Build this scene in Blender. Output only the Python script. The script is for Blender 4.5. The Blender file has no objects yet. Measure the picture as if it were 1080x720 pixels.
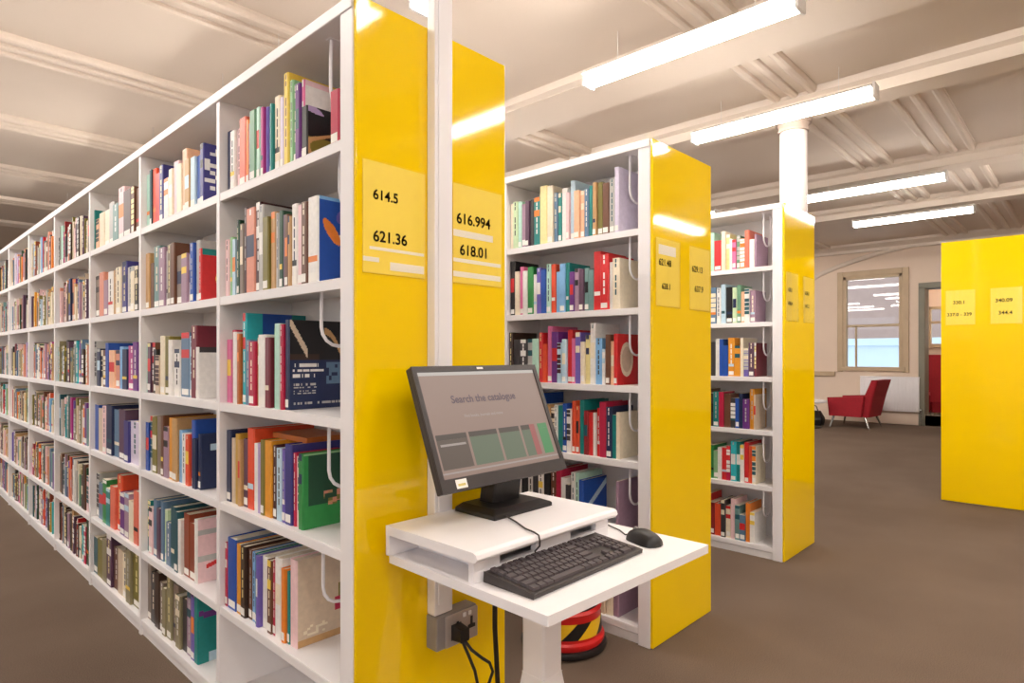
import bpy, bmesh, math, random
from mathutils import Vector, Matrix

random.seed(11)
SC = bpy.context.scene
COL = SC.collection
pi = math.pi

# ------------------------------------------------------------------ colours and materials
def lin(c):
    return c / 12.92 if c <= 0.04045 else ((c + 0.055) / 1.055) ** 2.4

def rgb(hx):
    return tuple(lin(int(hx[i:i + 2], 16) / 255) for i in (0, 2, 4)) + (1.0,)

_m = {}
def mat(name, hx, rough=0.5, metal=0.0, noise=0.0, nscale=40.0, bump=0.0, coat=0.0, emit=None, estr=0.0, spec=0.5):
    """a principled material with a little procedural mottling"""
    if name in _m:
        return _m[name]
    m = bpy.data.materials.new(name)
    m.use_nodes = True
    nt = m.node_tree
    b = nt.nodes['Principled BSDF']
    b.inputs['Base Color'].default_value = rgb(hx)
    b.inputs['Roughness'].default_value = rough
    b.inputs['Metallic'].default_value = metal
    b.inputs['Coat Weight'].default_value = coat
    b.inputs['Coat Roughness'].default_value = 0.05
    b.inputs['Specular IOR Level'].default_value = spec
    if noise or bump:
        tc = nt.nodes.new('ShaderNodeTexCoord')
        nz = nt.nodes.new('ShaderNodeTexNoise')
        nz.inputs['Scale'].default_value = nscale
        nz.inputs['Detail'].default_value = 4
        nt.links.new(tc.outputs['Object'], nz.inputs['Vector'])
        if noise:
            r = nt.nodes.new('ShaderNodeValToRGB')
            c = rgb(hx)
            r.color_ramp.elements[0].position = 0.3
            r.color_ramp.elements[1].position = 0.7
            r.color_ramp.elements[0].color = tuple(v * (1 - noise) for v in c[:3]) + (1,)
            r.color_ramp.elements[1].color = tuple(min(1, v * (1 + noise)) for v in c[:3]) + (1,)
            nt.links.new(nz.outputs['Fac'], r.inputs['Fac'])
            nt.links.new(r.outputs['Color'], b.inputs['Base Color'])
        if bump:
            bp = nt.nodes.new('ShaderNodeBump')
            bp.inputs['Strength'].default_value = bump
            bp.inputs['Distance'].default_value = 0.004
            nt.links.new(nz.outputs['Fac'], bp.inputs['Height'])
            nt.links.new(bp.outputs['Normal'], b.inputs['Normal'])
    if emit:
        b.inputs['Emission Color'].default_value = rgb(emit)
        b.inputs['Emission Strength'].default_value = estr
    _m[name] = m
    return m

def glass_mat(name, tint, refl_rough=0.02, base_refl=1.0):
    m = bpy.data.materials.new(name)
    m.use_nodes = True
    nt = m.node_tree
    nt.nodes.clear()
    out = nt.nodes.new('ShaderNodeOutputMaterial')
    mix = nt.nodes.new('ShaderNodeMixShader')
    tr = nt.nodes.new('ShaderNodeBsdfTransparent')
    tr.inputs['Color'].default_value = tint
    gl = nt.nodes.new('ShaderNodeBsdfGlossy')
    gl.inputs['Roughness'].default_value = refl_rough
    fr = nt.nodes.new('ShaderNodeFresnel')
    fr.inputs['IOR'].default_value = base_refl
    ge = nt.nodes.new('ShaderNodeNewGeometry'); sb = nt.nodes.new('ShaderNodeMath'); sb.operation = 'SUBTRACT'; sb.inputs[0].default_value = 1.0
    mu = nt.nodes.new('ShaderNodeMath'); mu.operation = 'MULTIPLY'
    nt.links.new(ge.outputs['Backfacing'], sb.inputs[1]); nt.links.new(sb.outputs[0], mu.inputs[0]); nt.links.new(fr.outputs[0], mu.inputs[1])
    nt.links.new(mu.outputs[0], mix.inputs[0])
    nt.links.new(tr.outputs[0], mix.inputs[1])
    nt.links.new(gl.outputs[0], mix.inputs[2])
    nt.links.new(mix.outputs[0], out.inputs[0])
    return m

PAL = {
 'black': '1b1a1c', 'charcoal': '3a3638', 'navy': '1d2a4f', 'indigo': '3d3a80', 'blue': '1f4fa8', 'light_blue': '7fb2df',
 'pale_blue': 'bcd7e6', 'slate_blue': '5f7d99', 'teal': '17837f', 'dark_teal': '1f5560', 'turquoise': '2fb3bd', 'grey_teal': '6f9390',
 'mint': 'b4dccb', 'pale_green': 'c9dfb5', 'light_green': '8fc08c', 'green': '2f8a45', 'dark_green': '1e4a33', 'sage_green': '6f9c7d',
 'olive': '7d7430', 'khaki': '8d8566', 'ochre': 'c29a3a', 'amber': 'e0982a', 'yellow': 'f0cf52', 'pale_yellow': 'ecdf9e', 'cream': 'ece0c6',
 'beige': 'd3bfa6', 'tan': 'c49b68', 'peach': 'eebb96', 'orange': 'e8842f', 'dark_orange': 'b8621f', 'coral': 'e3725a', 'salmon': 'd98f77',
 'vermilion': 'e0502c', 'red': 'd22a2c', 'crimson': 'b81f45', 'dark_red': '8c1d22', 'maroon': '7a2636', 'dark_maroon': '43191f', 'rust': '8f4127',
 'brown': '6d4632', 'dark_brown': '3c2920', 'taupe': '85766a', 'mauve': 'a5879b', 'plum': '5c3f56', 'purple': '6a2f80', 'violet': '6f5fb0',
 'magenta': 'b83a86', 'pink': 'dd6f9f', 'pale_pink': 'ecc9cb', 'lilac': 'b7a3cf', 'pale_lilac': 'd9d0e4', 'light_grey': 'b9b8b4', 'white': 'ece9e4',
}
def pm(k):
    return mat('book ' + k, PAL[k], 0.38, noise=0.06, nscale=60, spec=0.5)

M_white = mat('white laminate', 'f1eef0', 0.35, noise=0.015, nscale=8)
M_shelf = mat('white powder coated steel', 'efecec', 0.4, noise=0.015, nscale=10)
M_yellow = mat('glossy yellow acrylic', 'fad200', 0.06, noise=0.015, nscale=2, spec=0.5)
M_paper = mat('page paper', 'e4dac6', 0.85, noise=0.10, nscale=220)
M_label = mat('white paper label', 'f2efe8', 0.6, noise=0.02)
M_black = mat('black plastic', '1d1a1b', 0.4, noise=0.05)
M_dark = mat('dark grey plastic', '37302f', 0.45, noise=0.05)
M_key = mat('charcoal key plastic', '4a4245', 0.5, noise=0.05)
M_grey = mat('grey plastic', '8f8a88', 0.45, noise=0.04)
M_plaster = mat('painted plaster', 'dccfc1', 0.75, noise=0.02, nscale=1.5, bump=0.05)
M_ceil = mat('painted ceiling', 'd9ccbe', 0.8, noise=0.02, nscale=1.2)
M_wallm = mat('cream wall paint', 'dfcbb8', 0.8, noise=0.03, nscale=1.5)
M_wood = mat('painted window frame', 'b9a283', 0.5, noise=0.05, nscale=5)
M_jamb = mat('grey green door frame paint', '7c7868', 0.5, noise=0.05, nscale=5)
M_lamp = mat('lit lamp diffuser', 'ffffff', 0.4, emit='fff7ee', estr=19)
M_cap = mat('lamp housing white', 'd8d4d0', 0.4)
M_redc = mat('red upholstery', '960d1e', 0.8, noise=0.10, nscale=30, bump=0.2)
M_chrome = mat('brushed steel', 'b9bab8', 0.25, metal=0.9, noise=0.03)
M_acr = glass_mat('clear acrylic', (1.0, 1.0, 0.99, 1), 0.03, 1.4)
M_pane = glass_mat('window glass', (0.92, 0.95, 0.97, 1), 0.01, 1.5)

def carpet_mat():
    m = bpy.data.materials.new('brown carpet')
    m.use_nodes = True
    nt = m.node_tree
    b = nt.nodes['Principled BSDF']
    b.inputs['Roughness'].default_value = 0.95
    b.inputs['Specular IOR Level'].default_value = 0.1
    tc = nt.nodes.new('ShaderNodeTexCoord')
    n1 = nt.nodes.new('ShaderNodeTexNoise'); n1.inputs['Scale'].default_value = 260; n1.inputs['Detail'].default_value = 3
    n2 = nt.nodes.new('ShaderNodeTexNoise'); n2.inputs['Scale'].default_value = 1.3; n2.inputs['Detail'].default_value = 3
    mx = nt.nodes.new('ShaderNodeMath'); mx.operation = 'MULTIPLY_ADD'; mx.inputs[1].default_value = 0.7
    sc = nt.nodes.new('ShaderNodeMath'); sc.operation = 'MULTIPLY'; sc.inputs[1].default_value = 0.3
    r = nt.nodes.new('ShaderNodeValToRGB')
    r.color_ramp.elements[0].position = 0.3; r.color_ramp.elements[0].color = rgb('5a4b40')
    r.color_ramp.elements[1].position = 0.7; r.color_ramp.elements[1].color = rgb('7f6e60')
    bp = nt.nodes.new('ShaderNodeBump'); bp.inputs['Strength'].default_value = 0.5; bp.inputs['Distance'].default_value = 0.004
    for n in (n1, n2):
        nt.links.new(tc.outputs['Object'], n.inputs['Vector'])
    nt.links.new(n2.outputs['Fac'], sc.inputs[0])
    nt.links.new(n1.outputs['Fac'], mx.inputs[0])
    nt.links.new(sc.outputs[0], mx.inputs[2])
    nt.links.new(mx.outputs[0], r.inputs['Fac'])
    nt.links.new(r.outputs['Color'], b.inputs['Base Color'])
    nt.links.new(n1.outputs['Fac'], bp.inputs['Height'])
    nt.links.new(bp.outputs['Normal'], b.inputs['Normal'])
    return m
M_carpet = carpet_mat()

# ------------------------------------------------------------------ mesh building
class MB:
    def __init__(s):
        s.v, s.f, s.m, s.ml, s.sm = [], [], [], [], []
    def mi(s, m):
        if m not in s.ml:
            s.ml.append(m)
        return s.ml.index(m)
    def poly(s, pts, m, smooth=False):
        n = len(s.v)
        s.v += [tuple(p) for p in pts]
        s.f.append(tuple(range(n, n + len(pts))))
        s.m.append(s.mi(m)); s.sm.append(smooth)
    def add(s, vs, fs, m, smooth=False):
        n = len(s.v)
        s.v += [tuple(p) for p in vs]
        k = s.mi(m)
        for f in fs:
            s.f.append(tuple(i + n for i in f)); s.m.append(k); s.sm.append(smooth)
    def box(s, x0, x1, y0, y1, z0, z1, m):
        x0, x1 = min(x0, x1), max(x0, x1); y0, y1 = min(y0, y1), max(y0, y1); z0, z1 = min(z0, z1), max(z0, z1)
        vs = [(x, y, z) for z in (z0, z1) for y in (y0, y1) for x in (x0, x1)]
        s.add(vs, [(0, 2, 3, 1), (4, 5, 7, 6), (0, 1, 5, 4), (2, 6, 7, 3), (0, 4, 6, 2), (1, 3, 7, 5)], m)
    def loft(s, rings, m, cap=True, smooth=False, closed=True):
        n = len(rings[0]); vs = [p for r in rings for p in r]; fs = []
        for i in range(len(rings) - 1):
            for j in range(n if closed else n - 1):
                k = (j + 1) % n
                fs.append((i * n + j, i * n + k, (i + 1) * n + k, (i + 1) * n + j))
        s.add(vs, fs, m, smooth)
        if cap:
            s.poly(list(reversed(rings[0])), m); s.poly(rings[-1], m)
    def prism(s, pts, axis, a, b, m):
        """2-D outline pts extruded along axis from a to b; outline axes are the two others in xyz order"""
        def P(p, t):
            return {'x': (t, p[0], p[1]), 'y': (p[0], t, p[1]), 'z': (p[0], p[1], t)}[axis]
        s.loft([[P(p, a) for p in pts], [P(p, b) for p in pts]], m)
    def lathe(s, prof, c, m, n=32):
        rings = [[(c[0] + r * math.cos(2 * pi * k / n), c[1] + r * math.sin(2 * pi * k / n), c[2] + z) for k in range(n)] for r, z in prof]
        s.loft(rings, m, smooth=True)
    def tube(s, pts, r, m, n=8):
        P = [Vector(p) for p in pts]; rings = []; up = None
        rr = r if isinstance(r, (list, tuple)) else [r] * len(P)
        for i, p in enumerate(P):
            t = (P[min(i + 1, len(P) - 1)] - P[max(i - 1, 0)]).normalized()
            if up is None:
                up = Vector((0, 0, 1)) if abs(t.z) < 0.9 else Vector((1, 0, 0))
            a = t.cross(up)
            a.normalize()
            b = a.cross(t).normalized(); up = b
            rings.append([p + (a * math.cos(2 * pi * k / n) + b * math.sin(2 * pi * k / n)) * rr[i] for k in range(n)])
        s.loft(rings, m, smooth=True)
    def build(s, name, parent=None, origin=None, local=False, bevel=0, seg=2):
        o0 = Vector(origin) if origin is not None else Vector((0, 0, 0))
        if parent is not None and not local:
            q = parent; o0 = Vector((0, 0, 0))
            while q is not None:
                o0 += q.location; q = q.parent
        me = bpy.data.meshes.new(name)
        me.from_pydata([tuple(Vector(v) - o0) for v in s.v], [], s.f)
        for m in s.ml:
            me.materials.append(m)
        me.polygons.foreach_set('material_index', s.m)
        me.polygons.foreach_set('use_smooth', s.sm)
        me.validate(); me.update()
        if any(s.sm):
            me.set_sharp_from_angle(angle=math.radians(40))
        o = bpy.data.objects.new(name, me)
        COL.objects.link(o)
        if parent is not None:
            o.parent = parent
        elif origin is not None:
            o.location = origin
        if bevel:
            bv = o.modifiers.new('edge', 'BEVEL'); bv.width = bevel; bv.segments = seg; bv.limit_method = 'ANGLE'
        return o

def fix_normals(o):
    bm_ = bmesh.new(); bm_.from_mesh(o.data); bmesh.ops.recalc_face_normals(bm_, faces=bm_.faces); bm_.to_mesh(o.data); bm_.free()

def tag(o, label, cat, group=None):
    o['label'] = label; o['category'] = cat
    if group: o['group'] = group
    return o

def empty(name, loc, label, cat, group=None, rz=0.0):
    o = bpy.data.objects.new(name, None); COL.objects.link(o)
    o.location = loc; o.rotation_euler = (0, 0, rz); o.empty_display_size = 0.05
    return tag(o, label, cat, group)

def struct(o):
    o['kind'] = 'structure'
    return o

def part(name, parent, m, boxes, bevel=0, local=False):
    b = MB()
    for q in boxes: b.box(*q, m)
    return b.build(name, parent, bevel=bevel, local=local)

def lettering(text, size, m, parent, place, name='lettering', align='CENTER', thick=0.0006):
    """text as mesh; place maps local (x, y, z) of the text to the parent's own frame"""
    cu = bpy.data.curves.new('t', 'FONT'); cu.body = text; cu.size = size; cu.align_x = align; cu.extrude = thick; cu.offset = size * 0.018
    t = bpy.data.objects.new('t', cu); COL.objects.link(t)
    dg = bpy.context.evaluated_depsgraph_get(); dg.update()
    me = bpy.data.meshes.new_from_object(t.evaluated_get(dg))
    bpy.data.objects.remove(t); bpy.data.curves.remove(cu)
    for v in me.vertices: v.co = place(v.co)
    me.materials.clear(); me.materials.append(m)
    o = bpy.data.objects.new(name, me); COL.objects.link(o); o.parent = parent
    return o

# ------------------------------------------------------------------ camera
EYE = 1.265
YAW = 0.8135
cam = bpy.data.cameras.new('camera')
cam.sensor_width = 36; cam.lens = 653.27 / 1080 * 36; cam.shift_y = 14.7 / 1080; cam.clip_start = 0.02
co = bpy.data.objects.new('camera', cam); COL.objects.link(co)
co.location = (0, 0, EYE); co.rotation_euler = (pi / 2, 0, -YAW)
SC.camera = co
def project(X, Y, Z):
    r = math.cos(YAW) * X - math.sin(YAW) * Y; d = math.sin(YAW) * X + math.cos(YAW) * Y
    return 540 + 653.27 * r / d, 374.7 - 653.27 * (Z - EYE) / d

# ------------------------------------------------------------------ the room
XW, YB, YF, XL, ZC = 13.2, -5.0, 16.0, -3.5, 3.385
LX = 14.9
struct(part('floor', None, M_carpet, [(XL, LX + 0.2, YB, YF, -0.05, 0)]))
struct(part('ceiling', None, M_ceil, [(XL - 0.1, LX + 0.2, YB - 0.1, 2.6, ZC, ZC + 0.1), (XL - 0.1, XW + 0.3, 2.6, YF + 0.1, ZC, ZC + 0.1)]))
struct(part('wall_back', None, M_wallm, [(XL, XW + 0.3, YB - 0.2, YB, 0, ZC)]))
struct(part('wall_front', None, M_wallm, [(XL, XW + 0.3, YF, YF + 0.2, 0, ZC)]))
# the left wall, behind the camera's shoulder: unseen openings added to let daylight in
lw = [(XL - 0.2, XL, YB, YF, 0, 0.9), (XL - 0.2, XL, YB, YF, 2.9, ZC)]
daylight_gaps = [(-4.2, -2.4), (-1.6, 0.2), (3.6, 5.4), (6.2, 8.0), (8.8, 10.6), (11.4, 13.2)]
yy = YB
for a, b in daylight_gaps:
    lw.append((XL - 0.2, XL, yy, a, 0.9, 2.9)); yy = b
lw.append((XL - 0.2, XL, yy, YF, 0.9, 2.9))
struct(part('wall_left', None, M_wallm, lw))
# far wall with a sash window, an arched recess above it and a doorway
WY0, WY1, WZ0, WZ1 = 2.60, 3.60, 1.00, 2.78
DY0, DY1, DZ = 1.15, 2.27, 2.50
struct(part('wall_right', None, M_wallm, [
    (XW, XW + 0.3, WY1, YF, 0, ZC), (XW, XW + 0.3, WY0, WY1, 0, WZ0), (XW, XW + 0.3, WY0, WY1, WZ1, ZC),
    (XW, XW + 0.3, DY1, WY0, 0, ZC), (XW, XW + 0.3, DY0, DY1, DZ, ZC), (XW, XW + 0.3, YB, DY0, 0, ZC)]))
struct(part('baseboard_right', None, M_wallm, [(XW - 0.03, XW, WY1 - 4, YF, 0, 0.2), (XW - 0.03, XW, DY1 + 0.08, WY1 - 4, 0, 0.2), (XW - 0.03, XW, YB, DY0 - 0.08, 0, 0.2)], 0.008))

def sash_window(name, x, y0, y1, z0, z1, bars):
    b = MB(); w = 0.06
    b.box(x - 0.02, x + 0.10, y0, y0 + w, z0, z1, M_wood); b.box(x - 0.02, x + 0.10, y1 - w, y1, z0, z1, M_wood)
    b.box(x - 0.02, x + 0.10, y0, y1, z1 - w, z1, M_wood); b.box(x - 0.05, x + 0.10, y0 - 0.04, y1 + 0.04, z0 - 0.03, z0 + 0.05, M_wood)
    for z in bars:
        b.box(x, x + 0.06, y0 + w, y1 - w, z - 0.025, z + 0.025, M_wood)
    o = struct(b.build(name, bevel=0.006))
    p = MB(); p.box(x + 0.03, x + 0.034, y0 + w, y1 - w, z0 + 0.05, z1 - w, M_pane)
    fix_normals(p.build('pane', o, bevel=0))
    return o
w1 = sash_window('window_1', XW, WY0, WY1, WZ0, WZ1, [1.83])
part('sash_stile', w1, M_wood, [(XW, XW + 0.06, WY1 - 0.235, WY1 - 0.205, WZ0 + 0.05, 1.83)], 0.004)
part('architrave', w1, M_wood, [(XW - 0.03, XW - 0.001, WY1, WY1 + 0.10, WZ0 - 0.05, WZ1 + 0.1), (XW - 0.03, XW - 0.001, WY0 - 0.10, WY0, WZ0 - 0.05, WZ1 + 0.1), (XW - 0.03, XW - 0.001, WY0, WY1, WZ1, WZ1 + 0.1)], 0.006)
# arch moulding over window and doorway
b = MB(); pts = []
for k in range(33):
    a = k / 32
    y = 4.15 - a * 4.6
    pts.append((XW - 0.02, y, 2.80 + 0.50 * math.sin(pi * a) ** 0.8))
b.tube(pts, 0.045, M_plaster)
struct(b.build('trim_1'))
b = MB(); b.prism([(XW, ZC), (XW - 0.22, ZC), (XW - 0.20, ZC - 0.04), (XW - 0.06, ZC - 0.10), (XW - 0.05, ZC - 0.15), (XW, ZC - 0.16)], 'y', YB, YF, M_plaster)
# outline axes for 'y' are x and z
struct(b.build('trim_2'))
d1 = struct(part('door_1', None, M_jamb, [(XW - 0.04, XW + 0.32, DY1 - 0.02, DY1 + 0.08, 0, DZ), (XW - 0.04, XW + 0.32, DY0 - 0.08, DY0 + 0.02, 0, DZ), (XW - 0.04, XW + 0.32, DY0 - 0.08, DY1 + 0.08, DZ - 0.03, DZ + 0.07)], 0.006))
# the lobby behind the doorway
struct(part('wall_lobby', None, M_wallm, [(LX, LX + 0.2, 0, 1.70, 0, ZC), (LX, LX + 0.2, 2.50, 2.6, 0, ZC), (LX, LX + 0.2, 1.70, 2.50, 0, 1.45), (LX, LX + 0.2, 1.70, 2.50, 2.25, ZC),
                                       (XW + 0.3, LX, 2.55, 2.6, 0, ZC), (XW + 0.3, LX, 0, 0.1, 0, ZC)]))
sash_window('window_2', LX, 1.70, 2.50, 1.45, 2.25, [1.93])

# ceiling: ribs across the bays (along X), beams along the bays (along Y)
n_trim = 3
def rib(y, w=0.36, d=0.05, xa=XL):
    global n_trim
    b = MB()
    b.box(xa, XW, y - w / 2, y + w / 2, ZC - d * 0.45, ZC, M_plaster)
    for q in (-0.40, -0.02, 0.36):
        yy = y + q * w
        b.prism([(yy - 0.035, ZC - d * 0.44), (yy - 0.03, ZC - d * 0.8), (yy - 0.012, ZC - d), (yy + 0.012, ZC - d), (yy + 0.03, ZC - d * 0.8), (yy + 0.035, ZC - d * 0.44)], 'x', xa, XW, M_plaster)
    struct(b.build('trim_%d' % n_trim)); n_trim += 1
for y in (-2.6, 1.78, 3.95, 5.38, 7.15, 8.98, 10.75, 12.6):
    rib(y)
rib(1.08, 0.40, 0.05, 5.50)
def beam(x, w=0.26, d=0.15):
    global n_trim
    b = MB()
    pr = [(x - w / 2 - 0.06, ZC), (x - w / 2 - 0.05, ZC - 0.05), (x - w / 2, ZC - 0.07), (x - w / 2, ZC - d), (x + w / 2, ZC - d), (x + w / 2, ZC - 0.07), (x + w / 2 + 0.05, ZC - 0.05), (x + w / 2 + 0.06, ZC)]
    b.prism(pr, 'y', YB, YF, M_plaster)
    struct(b.build('trim_%d' % n_trim)); n_trim += 1
beam(4.02, 0.50, 0.075)
for x in (5.36, 7.9, 9.9):
    beam(x)

# the round iron column under the beam
cz = ZC - 0.15
b = MB()
b.lathe([(0.16, 0), (0.16, 0.10), (0.125, 0.14), (0.112, 0.16), (0.106, cz - 0.10)], (5.42, 1.862, 0), mat('pale grey column paint', 'd2cbc7', 0.5, noise=0.02), 40)
b.lathe([(0.106, cz - 0.10), (0.120, cz - 0.095), (0.120, cz - 0.075), (0.110, cz - 0.07), (0.125, cz - 0.03), (0.14, cz - 0.03), (0.14, cz)], (5.42, 1.862, 0), mat('column capital painted shade', 'a8968a', 0.6, noise=0.03), 40)  # capital's shade is put into its darker colour
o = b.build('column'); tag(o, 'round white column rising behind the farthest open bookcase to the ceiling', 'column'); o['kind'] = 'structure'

# ------------------------------------------------------------------ ceiling lamps
LZ = EYE + 1.88
def lamp(loc, label, rz=0.0):
    L = 1.40
    root = empty('ceiling_light', (loc[0], loc[1], loc[2]), label, 'ceiling light', 'tube lights under the ceiling', rz)
    h = MB(); h.prism([(-0.05, 0.03), (0.05, 0.03), (0.095, 0.004), (0.095, 0.0), (-0.095, 0.0), (-0.095, 0.004)], 'y', 0.0205, L - 0.0205, M_cap); h.build('housing', root, local=True)  # housing widened to keep upward light off the ceiling
    g = MB(); g.prism([(-0.055, 0.0), (-0.058, -0.02), (-0.045, -0.05), (-0.02, -0.062), (0.02, -0.062), (0.045, -0.05), (0.058, -0.02), (0.055, 0.0)], 'y', 0.02, L - 0.02, M_lamp); g.build('diffuser', root, local=True)
    for y in (0.0, L - 0.02):
        part('end_cap', root, M_cap, [(-0.06, 0.06, y, y + 0.02, -0.064, 0.04)], 0.004, True)
    top = ZC - loc[2]
    for y in (0.25, L - 0.25):
        s_ = MB(); s_.tube([(0, y, 0.03), (0, y, top)], 0.0022, M_cap); s_.build('stem', root, local=True)
    return root
ROWS = {3.42: 'above the aisle behind the computer', 4.95: 'crossing in front of the white column', 7.77: 'beyond the column, above the far wall window', 9.75: 'farthest along, nearest the far wall'}
NAMED = {(3.42, 1.13): 'large lit tube light at the top, above the gap behind the computer',
         (4.95, 1.13): 'long lit tube light passing in front of the white column capital',
         (7.77, 1.13): 'lit tube light just right of the white column',
         (9.75, 1.13): 'smallest lit tube light, nearest the far wall window'}
for x in (-1.6, 0.0, 1.89, 3.42, 4.95, 7.77, 9.75):  # left rows and rearmost lamps: unseen, added to brighten shelves and end panels
    for y in (-3.87, -1.37, 1.13, 3.63, 6.13, 8.63):
        if (x, y) in ((0.0, 1.13), (0.0, 3.63)) or x > 4 and y > 7 or x > 2 and y < -3 or x > 7 and y < 0 or x < 0 and y in (1.13, 3.63): continue
        q = (2.05, 1.232) if (x, y) == (1.89, 1.13) else (x, y)
        if q == (2.05, 1.232):
            lamp(q + (LZ,), 'lit tube light just peeping over the top of the nearest yellow end')
        else:
            lamp((x, y, LZ), NAMED.get((x, y), 'lit tube light out of the picture in ceiling rows partly added for brightness'))
lamp((0.0, 4.2, LZ), 'lit tube light out of the picture in ceiling rows partly added for brightness')  # this lamp and the next are unseen additions lighting the long bookcase's front
lamp((0.0, 2.05, LZ), 'lit tube light out of the picture in ceiling rows partly added for brightness')
lamp((13.75, 0.6, LZ), 'unseen lit tube light added to brighten the lobby beyond the doorway')  # unseen lamp added so the lobby floor is not dark
lamp((8.75, -1.60, LZ), 'lit tube light out of the picture in ceiling rows partly added for brightness', pi / 2)
lamp((9.25, -0.05, LZ), 'lit tube light out of the picture in ceiling rows partly added for brightness', pi / 2)

# ------------------------------------------------------------------ bookcases
H = 2.2; Y0 = 1.388; BAY = 0.885; DEPTH = 0.5555; TH = 0.03
SHELVES = {'long': [1.840, 1.472, 1.098, 0.748, 0.378, 0.072], 'mid': [1.822, 1.475, 1.130, 0.795, 0.450, 0.075], 'far': [1.822, 1.475, 1.130, 0.795, 0.450, 0.075]}
XF = {'long': 0.88, 'mid': 2.345, 'far': 3.884}

M_ink = mat('dark lettering ink', '3d2d10', 0.6)
M_sheet = mat('pale yellow notice paper', 'ffdf50', 0.5, noise=0.02)
M_glint = mat('white strip and painted glint', 'f6efe2', 0.4)  # white strips, painting tube glints of the clear pocket onto the notice

def sign_holder(panel, ox, w, h, P, N, lines, strips):
    """clear A4 pocket on an end panel. P(a, b, n): a across, b up, n out of the panel"""
    def slab(m, a0, a1, b0, b1, n0, n1):
        q = MB(); vs = [P(a, bb, n) for n in (n0, n1) for bb in (b0, b1) for a in (a0, a1)]
        q.add(vs, [(0, 2, 3, 1), (4, 5, 7, 6), (0, 1, 5, 4), (2, 6, 7, 3), (0, 4, 6, 2), (1, 3, 7, 5)], m)
        return q
    s_ = slab(M_sheet, ox, ox + w, N, N + h, 0.001, 0.003)
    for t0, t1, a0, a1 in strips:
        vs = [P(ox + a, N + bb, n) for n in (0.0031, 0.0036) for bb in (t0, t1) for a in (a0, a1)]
        s_.add(vs, [(0, 2, 3, 1), (4, 5, 7, 6), (0, 1, 5, 4), (2, 6, 7, 3), (0, 4, 6, 2), (1, 3, 7, 5)], M_glint)
    sg = s_.build('notice', panel)
    for txt, bb, size, a in lines:
        lettering(txt, size, M_ink, sg, lambda c, bb=bb, a=a: Vector(P(ox + a + c.x, N + bb + c.y, 0.0034 + abs(c.z))) - WORLD(sg), align='LEFT')
    # bowed clear front: thin curved sheet
    c = MB(); n = 10; front, back = [], []
    for i in range(n + 1):
        t = i / n; bow = 0.006 + 0.004 * math.sin(pi * t)
        front.append((t, bow)); back.append((t, bow - 0.0015))
    ring = front + back[::-1]
    c.loft([[P(ox - 0.006 + (w + 0.012) * t, N - 0.008, bw) for t, bw in ring], [P(ox - 0.006 + (w + 0.012) * t, N + h + 0.004, bw) for t, bw in ring]], M_acr, smooth=True)
    ho = c.build('sign_holder', panel); fix_normals(ho)

def WORLD(o):
    v = Vector((0, 0, 0))
    while o is not None:
        v += o.location; o = o.parent
    return v

def bookcase(key, nb, label):
    x0 = XF[key]; x1 = x0 + DEPTH; xm = (x0 + x1) / 2
    yend = Y0 + nb * BAY
    root = empty('library_bookcase', (xm, Y0, 0), label, 'bookcase', 'double sided yellow ended bookcases')
    part('end_upright', root, M_shelf, [(x0, x1, Y0 + 0.012, Y0 + 0.072, 0, H)], 0.003)
    for k in range(1, nb + 1):
        y = Y0 + k * BAY
        part('upright', root, M_shelf, [(x0 + 0.002, x1 - 0.002, y - 0.0135, y + 0.0135, 0, H - 0.034)], 0.002)
    for k in range(nb):
        ya = Y0 + k * BAY + (0.072 if k == 0 else 0.0135); yb = Y0 + (k + 1) * BAY - 0.0135
        for r, z in enumerate(SHELVES[key]):
            bx = [(x0 + 0.004, x1 - 0.004, ya + 0.0008, yb - 0.0008, z - 0.004, z), (x0 + 0.004, x0 + 0.02, ya + 0.0008, yb - 0.0008, z - TH, z - 0.004), (x1 - 0.02, x1 - 0.004, ya + 0.0008, yb - 0.0008, z - TH, z - 0.004)]
            part('shelf', root, M_shelf, bx, 0.0015)
    part('back_panel', root, M_shelf, [(xm - 0.006, xm + 0.006, Y0 + 0.072, yend - 0.0135, 0.0, H - 0.034)])
    part('top_board', root, M_shelf, [(x0 - 0.004, x1 + 0.004, Y0 + 0.012, yend + 0.0135, H - 0.034, H)], 0.003)
    part('plinth', root, M_shelf, [(x0 + 0.012, x1 - 0.012, Y0 + 0.072, yend - 0.0135, 0, 0.040)])
    p = part('end_panel', root, M_yellow, [(x0 + 0.004, x1 - 0.001, Y0, Y0 + 0.0118, 0.004, H - 0.002)], 0.001)
    p['label'] = 'glossy yellow end panel'
    return root, p

bc1, p1 = bookcase('long', 7, 'longest bookcase at the left with its yellow end beside the computer')
bc2, p2 = bookcase('mid', 3, 'middle white bookcase behind the computer, with a yellow end panel')
bc3, p3 = bookcase('far', 3, 'farthest open white bookcase, standing in front of the round column')
fr = lambda a, b_, n: (a, Y0 - n, b_)
ST = [(0.005, 0.018, 0.0, 0.055), (0.015, 0.038, 0.09, 0.20)]
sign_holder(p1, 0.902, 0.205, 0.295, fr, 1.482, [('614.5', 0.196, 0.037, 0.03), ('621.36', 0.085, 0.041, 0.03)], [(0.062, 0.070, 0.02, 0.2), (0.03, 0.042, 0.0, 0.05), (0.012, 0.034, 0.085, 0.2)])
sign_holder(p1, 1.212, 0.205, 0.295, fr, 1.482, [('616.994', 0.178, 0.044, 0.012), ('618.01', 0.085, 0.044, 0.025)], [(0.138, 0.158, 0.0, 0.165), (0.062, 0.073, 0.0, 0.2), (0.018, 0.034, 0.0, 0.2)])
sign_holder(p2, 2.372, 0.205, 0.295, fr, 1.482, [('621.48', 0.178, 0.040, 0.02), ('628.1', 0.075, 0.036, 0.045)], [(0.225, 0.268, 0.02, 0.17)])
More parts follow.
